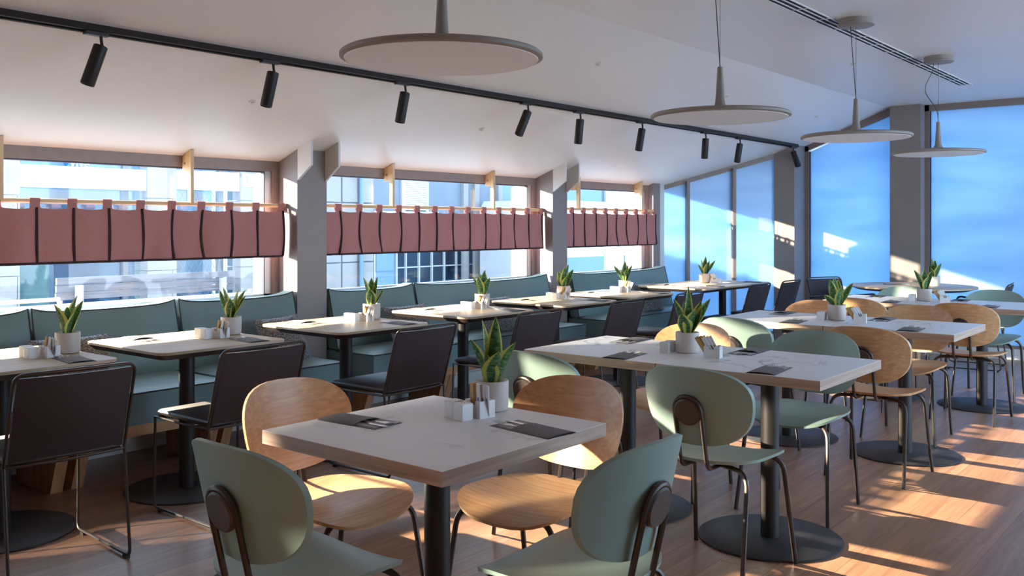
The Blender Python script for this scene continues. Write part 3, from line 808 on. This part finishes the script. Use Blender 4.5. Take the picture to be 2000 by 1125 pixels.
g = thing('air_grille', 'long white linear air grille in the flat ceiling', 'air grille', (-2.127, 6.2, ZC))
GX, Y0, Y1 = .0, -3.0, 2.82
for i_, xx in enumerate((-.054, -.0195, .0195, .054)):
    MB().box(xx-.004, xx+.004, Y0, Y1, -.006, .0).build('slat', 'grille_white', g)
MB().box(-.052, .052, Y0, Y1, -.0015, -.0005).build('backing', 'grille_dark', g)
for y in [Y0+.34*k for k in range(18)]:
    MB().box(-.05, .05, y-.004, y+.004, -.005, -.001).build('divider', 'grille_white', g)
for x, y, lab in [(-4.573, 3.21, 'left of the second spotlight'), (-4.57, 5.22, 'below the fourth spotlight'), (-3.565, 5.283, 'right of the largest pendant'),
                  (-3.58, 7.262, 'behind the second pendant stem'), (-3.57, 9.228, 'near the end wall slope'), (-2.523, 7.266, 'left of the grille'), (-2.525, 9.231, 'beyond the grille end')]:
    n_ = tn if x < XF else Vector((0, 0, -1))
    b = MB().lathe([(.022, 0), (.022, .003), (.010, .006), (.010, .014), (.004, .016)], 20).xf(n_.to_track_quat('Z', 'Y').to_matrix().to_4x4())
    b.build('ceiling_nozzle', 'white_board', None, True, loc=(x, y, zc(x)), label='tiny round ceiling nozzle ' + lab, cat='ceiling nozzle', group='ceiling nozzles')

# ------------------------------------------------------------------ things on the tables
def leaf_mesh(az, lean, ln, wd, bend, twist, r0):
    n, k = 12, 6; b = MB(); uvs = []; pos = Vector((r0*math.cos(az), r0*math.sin(az), 0)); out = Vector((math.cos(az), math.sin(az), 0))
    rows_ = []
    for i in range(n+1):
        t = i/n; th = lean + bend*t*t
        if i: pos = pos + (out*math.sin(th) + Vector((0,0,1))*math.cos(th))*(ln/n)
        tang = out*math.sin(th) + Vector((0,0,1))*math.cos(th)
        side = Vector((-math.sin(az), math.cos(az), 0)); side = Matrix.Rotation(twist*(.4+.6*t), 3, tang) @ side
        nm = side.cross(tang).normalized()
        w_ = wd*(.62+.38*min(1, t/.38)) if t < .38 else wd*max(0.0, 1-((t-.38)/.62)**1.9)
        for j in range(k+1):
            u = j/k; e = 2*u-1
            b.v.append(tuple(pos + side*(e*w_/2) + nm*(-.28*w_*e*e + .0014)));  uvs.append((u, t))
    q = k+1; nf = len(b.v)
    b.f = [(i*q+j, i*q+j+1, (i+1)*q+j+1, (i+1)*q+j) for i in range(n) for j in range(k)]
    me = b.mesh('leaf', True); uvl = me.uv_layers.new(name='UVMap')
    for p in me.polygons:
        for li in p.loop_indices: uvl.data[li].uv = uvs[me.loops[li].vertex_index]
    me.materials.append(M['snake_leaf']); return me
pot_me = MB().lathe([(.044, 0), (.050, .004), (.053, .016), (.054, .090), (.0535, .094), (.051, .095), (.0495, .092), (.0485, .078), (.001, .078)], 40).mesh('pot', True); pot_me.materials.append(M['pot_ceramic'])
soil_me = MB().lathe([(.0485, .070), (.0485, .0795), (.02, .083), (.001, .083)], 24).mesh('soil', True); soil_me.materials.append(M['soil'])
d_ = math.radians
VW = 39.31        # plan angle helpers: px-right is (cos, sin) of +39.3 deg
def az_px(a):     # a: 0 = to the right in the picture, 90 = away from us
    return d_(a + VW)
def plant(label, x, y, leaves, seed, s=1.0):
    t = thing('potted_snake_plant', label, 'plant', (x, y, .75), 0, 'snake plants in cream pots')
    link('pot', pot_me, t); link('soil', soil_me, t)
    rnd = random.Random(seed)
    if leaves is None:
        leaves = []
        n = rnd.choice((6, 7)); a0 = rnd.uniform(0, 360)
        for k in range(n):
            inner = k < 2
            leaves.append((a0 + k*(360/n)*1.4 + rnd.uniform(-25, 25), rnd.uniform(3, 9) if inner else rnd.uniform(12, 26), rnd.uniform(.17, .20) if inner else rnd.uniform(.11, .175),
                           rnd.uniform(.040, .054), rnd.uniform(-6, 10), rnd.uniform(-50, 50)))
    for a, le, ln, wd, be, tw in leaves:
        me = leaf_mesh(az_px(a), d_(le), ln*s, wd*1.48, d_(be), d_(tw), .016)
        link('leaf', me, t, (0, 0, .080))
PL_ = {
 'fg': [(180, 16, .155, .036, 10, 50), (130, 8, .205, .034, 2, 30), (60, 4, .215, .040, -4, 20), (350, 22, .15, .042, 6, -40), (300, 14, .115, .056, 4, 10), (240, 10, .105, .046, 6, -10), (80, 10, .16, .045, -6, 40)],
 'W1': [(215, 14, .150, .060, 4, 10), (70, 8, .185, .044, 12, -20), (20, 16, .165, .046, 2, 50), (320, 20, .13, .040, 14, 60), (120, 6, .13, .045, 0, 0)],
 'W2': [(190, 20, .165, .034, -14, 70), (200, 8, .175, .052, 0, 15), (40, 8, .17, .040, 4, -20), (0, 18, .17, .036, 8, 50), (345, 26, .15, .030, 8, 70), (280, 12, .12, .046, 4, 0), (140, 10, .13, .04, 4, 0)],
 'W3': [(190, 10, .185, .050, 2, 20), (100, 4, .175, .046, 0, -10), (20, 6, .185, .036, 2, 30), (260, 10, .11, .050, 4, 0), (355, 34, .12, .022, -18, 60), (150, 8, .12, .04, 0, 20)],
 'W6': [(180, 28, .165, .036, 4, 60), (80, 3, .185, .042, 0, 0), (0, 16, .16, .030, 8, 50), (30, 8, .15, .038, 0, 20), (300, 8, .12, .04, 0, 0), (220, 12, .11, .04, 4, 0)],
 'W7': [(180, 24, .12, .034, 4, 50), (140, 10, .165, .042, 0, 20), (60, 5, .19, .042, 0, -10), (0, 30, .175, .038, 4, 50), (300, 10, .13, .042, 4, 0), (20, 14, .15, .04, 4, 20)],
 'D1': [(175, 14, .175, .046, 6, 40), (110, 6, .155, .040, 2, 10), (70, 3, .225, .030, -4, 40), (0, 30, .19, .050, -6, 35), (20, 22, .165, .042, -4, 40), (230, 20, .11, .050, 4, 15), (310, 12, .125, .058, 6, 0)],
 'D2': [(200, 12, .175, .046, -2, 30), (110, 4, .19, .042, 0, 0), (10, 30, .175, .036, 4, 45), (60, 8, .17, .044, 0, 20), (185, 40, .10, .036, 2, 50), (300, 8, .13, .044, 4, 0)],
 'D3': [(180, 18, .175, .036, 10, 40), (150, 8, .13, .046, 0, 20), (70, 4, .165, .044, 0, 0), (0, 16, .165, .044, 2, 30), (300, 10, .12, .048, 4, 0), (30, 12, .13, .036, 2, 20)],
}
shaker = MB().slab(rrect(.044, .044, .003, 2), 0, .050, .001, .002).mesh('shaker'); shaker.materials.append(M['white_ceramic'])
holes_me = MB().lathe([(.0012, 0), (.0012, .0006)], 6, (-.006, 0, .050)).lathe([(.0012, 0), (.0012, .0006)], 6, (.006, 0, .050)).lathe([(.0012, 0), (.0012, .0006)], 6, (0, .006, .050)).mesh('holes'); holes_me.materials.append(M['grille_dark'])
def holder_mesh():
    b = MB(); w_, d2, h, th = .070, .060, .052, .005
    b.box(-w_/2, w_/2, -d2/2, d2/2, 0, th)
    b.box(-w_/2, -w_/2+th, -d2/2, d2/2, th, h).box(w_/2-th, w_/2, -d2/2, d2/2, th, h)
    for yy in (-d2/2, d2/2-th):          # long walls with a notch in the middle
        b.prism([(-w_/2+th, yy, th), (w_/2-th, yy, th), (w_/2-th, yy, h), (.014, yy, h), (.010, yy, h-.014), (-.010, yy, h-.014), (-.014, yy, h), (-w_/2+th, yy, h)], (0, th, 0))
    b.box(-.002, .002, -d2/2+th, d2/2-th, th, h-.016)
    return b.mesh('holder')
holder_me = holder_mesh(); holder_me.materials.append(M['white_ceramic'])
stick_me = MB().slab(rrect(.018, .0045, .001, 1), 0, .098, .001).mesh('sachet')
stick_b = stick_me.copy(); stick_b.materials.append(M['sachet_brown']); stick_w = stick_me.copy(); stick_w.materials.append(M['sachet_white'])
ink_me = MB().box(-.003, .003, -.0026, -.0023, .028, .056).mesh('print'); ink_me.materials.append(M['sign_ink'])
def condiments(where, pos, shak, rz, tilt):
    """pos: holder; shak: two shaker positions; tilt: sachets' lean (x,y)"""
    for k, (x, y) in enumerate(shak):
        o = link('shaker', shaker, None, (x, y, .75), rz, 'white ceramic %s shaker cube on %s' % (('salt', 'pepper')[k], where), 'shaker', 'white shakers')
        link('holes', holes_me, o)
    h = link('sachet_holder', holder_me, None, (*pos, .75), rz, 'white notched ceramic sachet holder on ' + where, 'holder', 'white sachet holders')
    c, s = math.cos(rz), math.sin(rz)
    for k in range(6):
        brown = k < 3
        lx = (-.021 + .010*(k % 3)) if brown else (.008 + .010*(k % 3)); ly = (-.006, .004, .010)[k % 3] - .004
        o = link('sachet', stick_b if brown else stick_w, None, None, 0,
                 '%s %s stick in the holder on %s' % (('left', 'middle', 'right')[k % 3], ('brown sugar' if brown else 'white paper'), where), 'sachet', '%s sachets on %s' % ('brown' if brown else 'white', where))
        o.location = (pos[0] + lx*c - ly*s, pos[1] + lx*s + ly*c, .756)
        o.rotation_euler = (tilt[1] + .04*(k % 3), tilt[0] + .05*(k % 3 - 1), rz)
        if not brown: link('print', ink_me, o)
# cutlery sleeve pieces: long axis x, open end at +x
def sleeve_mesh():
    b = MB()
    b.slab([(-.118,-.058), (.118,-.058), (.118,.058), (-.118,.058)], 0, .0012)
    def F(u, v, o=0): x = -.118+.150*u; y = -.056+.112*v; return (x, y, .0016 + o + .0085*math.sin(PI*v)**.5*(.55+.45*u))
    b.grid(lambda u, v: F(u, v, .0008), 6, 8); b.grid(lambda u, v: F(u, 1-v), 6, 8)
    return b
sleeve_me = sleeve_mesh().mesh('sleeve', True); sleeve_me.materials.append(M['sleeve_grey'])
napkin_me = MB().slab([(.0,-.048), (.100,-.046), (.102,.043), (.0,.048)], .0013, .0026).mesh('napkin'); napkin_me.materials.append(M['sleeve_inner'])
def fork_mesh():
    b = MB(); b.slab([(-.09,-.004), (.040,-.0035), (.055,-.012), (.074,-.013), (.074,.013), (.055,.012), (.040,.0035), (-.09,.004)], 0, .0022)
    for k in range(4): yy = -.0111 + k*.0074; b.prism([(.072,yy-.0020,.0), (.072,yy+.0020,.0), (.112,yy+.0013,.007), (.112,yy-.0013,.007)], (0,0,.0016))
    return b
fork_me = fork_mesh().mesh('fork'); fork_me.materials.append(M['steel'])
knife_me = MB().slab([(-.10,-.0045), (.035,-.0045), (.045,-.009), (.098,-.0085), (.112,.002), (.108,.006), (.035,.0045), (-.10,.0045)], 0, .0022).mesh('knife'); knife_me.materials.append(M['steel'])
def setting(where, x, y, rz):
    o = link('cutlery_sleeve', sleeve_me, None, (x, y, .75), rz, 'grey paper cutlery sleeve on ' + where, 'cutlery sleeve', 'grey cutlery sleeves')
    link('napkin', napkin_me, o)
    c, s = math.cos(rz), math.sin(rz)
    for me, nm, lx, ly, dr in ((fork_me, 'fork', .022, .016, .05), (knife_me, 'knife', .018, -.012, -.06)):
        link(nm, me, None, (x + lx*c - ly*s, y + lx*s + ly*c, .7524), rz+dr, 'steel %s in sleeve at %s' % (nm, where), nm, 'steel cutlery in sleeves')

# foreground table
plant('snake plant with tall narrow leaves on the foreground marble table', -1.905, 2.225, PL_['fg'], 1)
condiments('the foreground table', (-1.868, 2.128), [(-1.930, 2.078), (-1.876, 2.060)], -.15, (.12, .10))
setting('the left side of the foreground table', -2.095, 1.845, d_(4)); setting('the right side of the foreground table', -1.632, 2.085, PI - d_(7))
# window tables
for i in range(6):
    nm = 'the %s window table from the left' % ordw[i]; y = WT[i]; X0 = (-4.255, -4.30, -4.345, -4.365, -4.42, -4.45)[i]
    plant('snake plant in a cream pot on ' + nm, X0, y+.285, PL_.get('W%d' % (i+1)), 20+i)
    condiments(nm, (X0+.085, y+.165), [(X0-.005, y+.105), (X0+.058, y+.098)], .1, (.50, .15))
    setting('the window side of ' + nm, WXC[i]-.215, y-.13, d_(-2)); setting('the aisle side of ' + nm, WXC[i]+.24, y+.20, PI - d_(8))
nm = 'the long corner table'
plant('snake plant on the long table beside the frosted corner', -4.44, 8.50, PL_['W7'], 30)
condiments(nm, (-4.335, 8.52), [(-4.33, 8.60), (-4.385, 8.62)], .1, (-.45, .1))
for k, (sx, yy) in enumerate(((-1, 7.92), (1, 8.05), (-1, 8.70), (1, 8.88))):
    setting('%s corner of the long table' % ('the near window', 'the near aisle', 'the far window', 'the far aisle')[k], -4.36+sx*.22, yy, 0 if sx < 0 else PI)
# marble pairs
for (y, w_), key in zip(DT, ('D1', 'D2', 'D3')):
    nm = 'the %s marble table pair' % w_
    plant('snake plant in a cream pot on ' + nm, -2.07, y+.035, PL_[key], 40)
    condiments(nm, (-1.905, y-.035), [(-2.145, y-.035), (-2.150, y+.020)], .25, (-.55, -.1))
    setting('the left near seat of ' + nm, -2.235, y-.235, PI/2+.12); setting('the right near seat of ' + nm, -1.56, y-.22, PI/2+.10)
    setting('the left far seat of ' + nm, -2.50, y+.235, -PI/2+.08); setting('the right far seat of ' + nm, -1.86, y+.235, -PI/2+.05)
plant('small snake plant on the round table at the end windows', -2.50, 9.42, None, 61, .95)
setting('the round table', -2.85, 9.45, .6)

# ------------------------------------------------------------------ street outside
gm = MB().box(-40, 30, -25, 45, -.36, -.165)
struct('street_ground', gm, 'paving')
def textobj(s, size, loc, parent, mat='sign_ink', rz=PI/2, name='lettering'):
    c = bpy.data.curves.new(name, 'FONT'); c.body = s; c.size = size; c.extrude = .004; c.align_x = 'CENTER'; c.align_y = 'CENTER'
    o0 = bpy.data.objects.new('tmp', c); COL.objects.link(o0)
    dg = bpy.context.evaluated_depsgraph_get(); me = bpy.data.meshes.new_from_object(o0.evaluated_get(dg))
    bpy.data.objects.remove(o0, do_unlink=True)
    me.materials.clear(); me.materials.append(M[mat]); me.name = name
    o = link(name, me, parent, loc); o.rotation_euler = (PI/2, 0, rz); return o
FX = -11.0
b = thing('shop_building', 'pale stone shop front with white signs seen through the left window', 'building', (FX, 6, -.165)); iv = Matrix.Translation((-FX, -6, .165))
def bp_(mb, name, mat, root=None, **kw): return mb.xf(iv).build(name, mat, root or b, **kw)
HT = 3.25
for y0, y1 in ((3.0, 4.62), (6.16, 6.57), (7.53, 8.95)):
    z = -.165
    k = 0
    while z < HT-.01:                      # courses of stone blocks
        h = .46; z1 = min(z+h, HT); ys = y0
        offs = .35 if k % 2 else .62
        while ys < y1-.01:
            ye = min(ys+offs, y1); offs = .62
            bp_(MB().box(FX-.32, FX, ys+.004, ye-.004, z+.004, z1-.004), 'stone_block', 'stone_pale'); ys = ye
        z = z1; k += 1
bp_(MB().box(FX-.6, FX-.05, 3.0, 8.95, 2.45, HT), 'lintel', 'stone_pale')
bp_(MB().box(FX-3.0, FX-2.9, 3.0, 8.95, -.165, HT), 'rear_wall', 'shop_inside')
bp_(MB().box(FX-3.0, FX-.3, 3.0, 8.95, -.165, -.05), 'shop_floor', 'concrete')
for (y0, y1) in ((4.62, 6.16), (6.57, 7.53)):
    bp_(MB().box(FX-.20, FX-.19, y0, y1, -.1, 2.5), 'pane', 'shop_glass')
    bp_(MB().box(FX-.24, FX-.15, y1-.24, y1-.17, -.1, 2.5).box(FX-.24, FX-.15, y0, y0+.04, -.1, 2.5), 'shop_frame', 'dark_gasket')
    bp_(MB().box(FX-.26, FX-.20, y0, y1, 2.02, 2.5), 'fascia', 'sign_blue')
bp_(MB().box(FX-.5, FX-.46, 4.7, 5.15, -.1, 1.55), 'poster', 'poster_ochre')
bp_(MB().box(FX-.45, FX-.41, 5.2, 5.75, .3, 1.25), 'display', 'shop_inside')
for (y0, y1, z0, z1) in ((4.625, 6.16, 1.77, 2.03), (6.575, 7.53, 1.80, 2.055)):
    sgn = bp_(MB().box(FX-.16, FX-.02, y0, y1, z0, z1), 'sign_board', 'sign_white')
    if y0 > 6: 
        o = textobj('imR', .15, (.0, 0, 0), sgn); o.location = (-.018+.0, 7.27-6, 1.875+.165)
        MB().box(-.021, -.0175, 7.16-6, 7.165-6, 1.94+.165, 2.03+.165).box(-.021, -.0175, 7.16-6, 7.39-6, 2.026+.165, 2.03+.165).box(-.021, -.0175, 7.16-6, 7.39-6, 1.82+.165, 1.825+.165).build('emblem', 'sign_ink', sgn)
    else:
        o = textobj('fifs', .22, (0, 0, 0), sgn, 'sign_white'); o.location = (-.10, 5.36-6, 2.05+.165)
pq = bp_(MB().box(FX, FX+.015, 7.555, 7.755, 1.86, 2.045), 'plaque', 'sign_white')
o = textobj('2', .12, (.017, 7.63-6, 1.965+.165), pq, 'door_blue')
bp_(MB().box(FX, FX+.015, 4.30, 4.46, 1.80, 2.0), 'plaque', 'sign_white')
lt = MB()
for k in range(-6, 9):                      # diamond lattice behind the second shop window
    for sgn_ in (1, -1):
        ya = 6.62 + k*.12
        pts = []
        for z in (.3, 1.8):
            pts.append((FX-.23, ya + sgn_*(z-.3)*.62 + (0 if sgn_ > 0 else .93), z))
        # clip to the opening
        def clip(p, q):
            P, Q = Vector(p), Vector(q); t0, t1 = 0, 1
            dy = Q.y-P.y
            for lim, s_ in ((6.62, 1), (7.27, -1)):
                f0 = (P.y-lim)*s_; f1 = (Q.y-lim)*s_
                if f0 < 0 and f1 < 0: return None
                if f0 < 0: t0 = max(t0, f0/(f0-f1))
                if f1 < 0: t1 = min(t1, f0/(f0-f1))
            return (P.lerp(Q, t0), P.lerp(Q, t1)) if t1 > t0 else None
        cc = clip(*pts)
        if cc: bp_(MB().tube([cc[0], cc[1]], .006, 4), 'lattice_bar', 'rail_white')

b = thing('blue_shaded_building', 'blue shaded stone house with shutter and door seen through the middle window', 'building', (FX, 12, -.165)); iv = Matrix.Translation((-FX, -12, .165))
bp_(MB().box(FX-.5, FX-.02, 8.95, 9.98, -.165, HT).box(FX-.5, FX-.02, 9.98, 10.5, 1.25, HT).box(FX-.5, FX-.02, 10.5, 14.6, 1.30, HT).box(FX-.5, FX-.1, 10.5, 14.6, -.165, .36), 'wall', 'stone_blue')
for y0 in (9.0, 9.33, 9.66):
    for z0 in (-.16, .3, .76, 1.22, 1.68, 2.14): bp_(MB().box(FX-.03, FX+.005, y0+.01, y0+.31, z0+.01, z0+.45), 'stone_block', 'stone_pale')
bp_(MB().box(FX-.08, FX-.03, 9.98, 10.5, -.165, 1.25), 'door', 'door_blue')
for z0, z1 in ((0, .5), (.6, 1.1)): bp_(MB().box(FX-.035, FX-.015, 10.05, 10.43, z0, z1), 'door_panel', 'door_blue')
for yy in (9.99, 10.47): bp_(MB().box(FX-.03, FX+.0, yy, yy+.03, -.165, 1.25), 'door_frame', 'rail_white')
bp_(MB().tube([(FX+.05, 9.68, -.165), (FX+.05, 9.68, HT)], .035, 8), 'drain_pipe', 'door_blue')
bp_(MB().box(FX-.05, FX+.02, 10.58, 10.66, 1.45, 2.3).box(FX-.05, FX+.02, 11.14, 11.2, 1.45, 2.3).box(FX-.05, FX+.06, 9.95, 11.4, 1.52, 1.56), 'shutter_frame', 'rail_white')
for k in range(24): bp_(MB().box(FX-.01, FX+.012, 10.66, 11.14, 1.58+k*.032, 1.606+k*.032), 'shutter_slat', 'sign_white')
for y0 in (12.05, 12.35, 13.0): bp_(MB().box(FX-.02, FX+.04, y0, y0+.12, -.165, HT), 'pilaster', 'stone_pale')
bp_(MB().box(FX-.01, FX+.01, 13.15, 14.5, 1.35, 2.5), 'panel', 'door_blue')
bp_(MB().box(FX-.2, FX-.19, 10.5, 14.6, .36, 1.30), 'pane', 'shop_glass')
bp_(MB().box(FX-.8, FX-.75, 10.5, 14.6, .1, 1.4), 'shop_interior', 'shop_inside')
for k in range(14): bp_(MB().box(FX-.19, FX-.15, 10.52+k*.31, 10.545+k*.31, .36, 1.3), 'glazing_bar', 'rail_white')
for z in (.62, .95): bp_(MB().box(FX-.19, FX-.16, 10.5, 14.6, z, z+.02), 'glazing_bar', 'rail_white')

b = thing('far_building', 'pale blue building far along the street, behind the white van', 'building', (FX, 18, -.165)); iv = Matrix.Translation((-FX, -18, .165))
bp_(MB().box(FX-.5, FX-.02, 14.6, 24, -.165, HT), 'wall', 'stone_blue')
bp_(MB().box(FX-.02, FX+.02, 14.8, 16.4, .9, 2.7), 'window', 'door_blue'); bp_(MB().box(FX-.02, FX+.03, 16.55, 17.5, -.1, 3.0), 'panel', 'sign_white')
for y in (17.55, 18.3): bp_(MB().box(FX-.02, FX+.02, y, y+.6, 1.3, 2.6), 'window', 'shop_glass')

# slatted bench and white railing on the pavement
t = thing('street_bench', 'grey slatted wooden bench on the pavement outside the left window', 'street bench', (-6.8, 3.84, -.165))
for k in range(3):
    z0 = .965 + k*.056 - .012
    MB().prism([(-.012+.006*k, -.74, z0), (.012+.006*k, -.74, z0), (.012+.006*k, -.74, z0+.050), (-.012+.006*k, -.74, z0+.050)], (0, 1.48, 0)).build('slat', 'grey_slat', t)
for k in range(4): MB().box(-.14-k*.11, -.05-k*.11, -.74, .74, .58, .61).build('seat_slat', 'grey_slat', t)
for yy in (-.62, .58):
    MB().prism([(.015, yy, 0), (.055, yy, 0), (.075, yy, 1.06), (.045, yy, 1.06)], (0, .05, 0)).build('post', 'rail_white', t)
    MB().box(-.5, .03, yy, yy+.05, .53, .58).box(-.46, -.41, yy, yy+.05, 0, .55).build('bracket', 'rail_white', t)
t = thing('street_railing', 'white tubular railing outside the left window, below the bench slats', 'railing', (-6.3, 3.0, -.165))
for z in (.955, 1.00): MB().tube([(0, -2, z), (0, 1.6 if z < .97 else -.1, z)], .014, 8).build('rail', 'rail_white', t, True)
for y in (-1.6, -.1, 1.4): MB().tube([(0, y, 0), (0, y, .99)], .018, 8).build('post', 'rail_white', t, True)

def wheel(t, x, y, r=.30):
    MB().lathe([(.12, -.09), (r-.03, -.09), (r, -.06), (r, .06), (r-.03, .09), (.12, .09)], 24).xf(Matrix.Translation((x, y, r)) @ Matrix.Rotation(PI/2, 4, 'Y')).build('wheel', 'tyre', t, True)
t = thing('parked_van', 'white van parked across the street behind the small window', 'van', (-10.0, 13.6, -.165))
sec = [(-1.3, .35), (1.25, .35), (1.29, .8), (1.20, 1.10), (.95, 1.70), (.75, 1.86), (.45, 1.91), (-1.2, 1.92), (-1.3, 1.78)]
MB().prism([(-.8, y, z) for y, z in sec], (1.6, 0, 0)).build('body', 'van_white', t)
for xs in (-.805, .795): MB().prism([(xs, -1.2, 1.12), (xs, 1.05, 1.12), (xs, .82, 1.60), (xs, -1.2, 1.60)], (.01, 0, 0)).build('side_window', 'car_glass', t)
MB().prism([(.801, -1.28, .42), (.801, 1.24, .42), (.801, 1.24, .95), (.801, -1.28, .95)], (.008, 0, 0)).build('side_panel', 'door_blue', t)
for x in (-.72, .72):
    for y in (-.85, .85): wheel(t, x, y)
t = thing('parked_car', 'dark blue car parked far along the street, behind the small window', 'car', (-9.4, 17.3, -.165))
sec = [(-1.7, .30), (1.7, .30), (1.75, .62), (1.55, .82), (.75, .90), (.35, 1.35), (-.9, 1.38), (-1.45, .95), (-1.74, .85)]
MB().prism([(-.8, y, z) for y, z in sec], (1.6, 0, 0)).build('body', 'car_navy', t)
MB().prism([(.801, -1.1, .93), (.801, .62, .93), (.801, .30, 1.28), (.801, -.85, 1.30)], (.008, 0, 0)).build('side_window', 'car_glass', t)
MB().box(-.65, -.35, -1.76, -1.72, .62, .75).box(.35, .65, -1.76, -1.72, .62, .75).build('headlight', 'van_white', t)
for x in (-.72, .72):
    for y in (-1.1, 1.1): wheel(t, x, y)
t = thing('concrete_bollard', 'round grey concrete bollard on the street behind the small window', 'bollard', (-8.3, 12.75, -.165))
MB().lathe([(.16, 0), (.16, 1.0), (.19, 1.04), (.19, 1.16), (.14, 1.24), (.001, 1.26)], 20).build('shaft', 'concrete', t, True)
# neighbouring wall close behind the right frosted pane
b2 = thing('outer_wall_stub', 'dim wall edge showing through the rightmost frosted window', 'wall', (-1.2, 10.9, -.165))
MB().box(-.55, 3.0, 0, .3, 0, 2.05).build('masonry', 'stone_blue', b2)
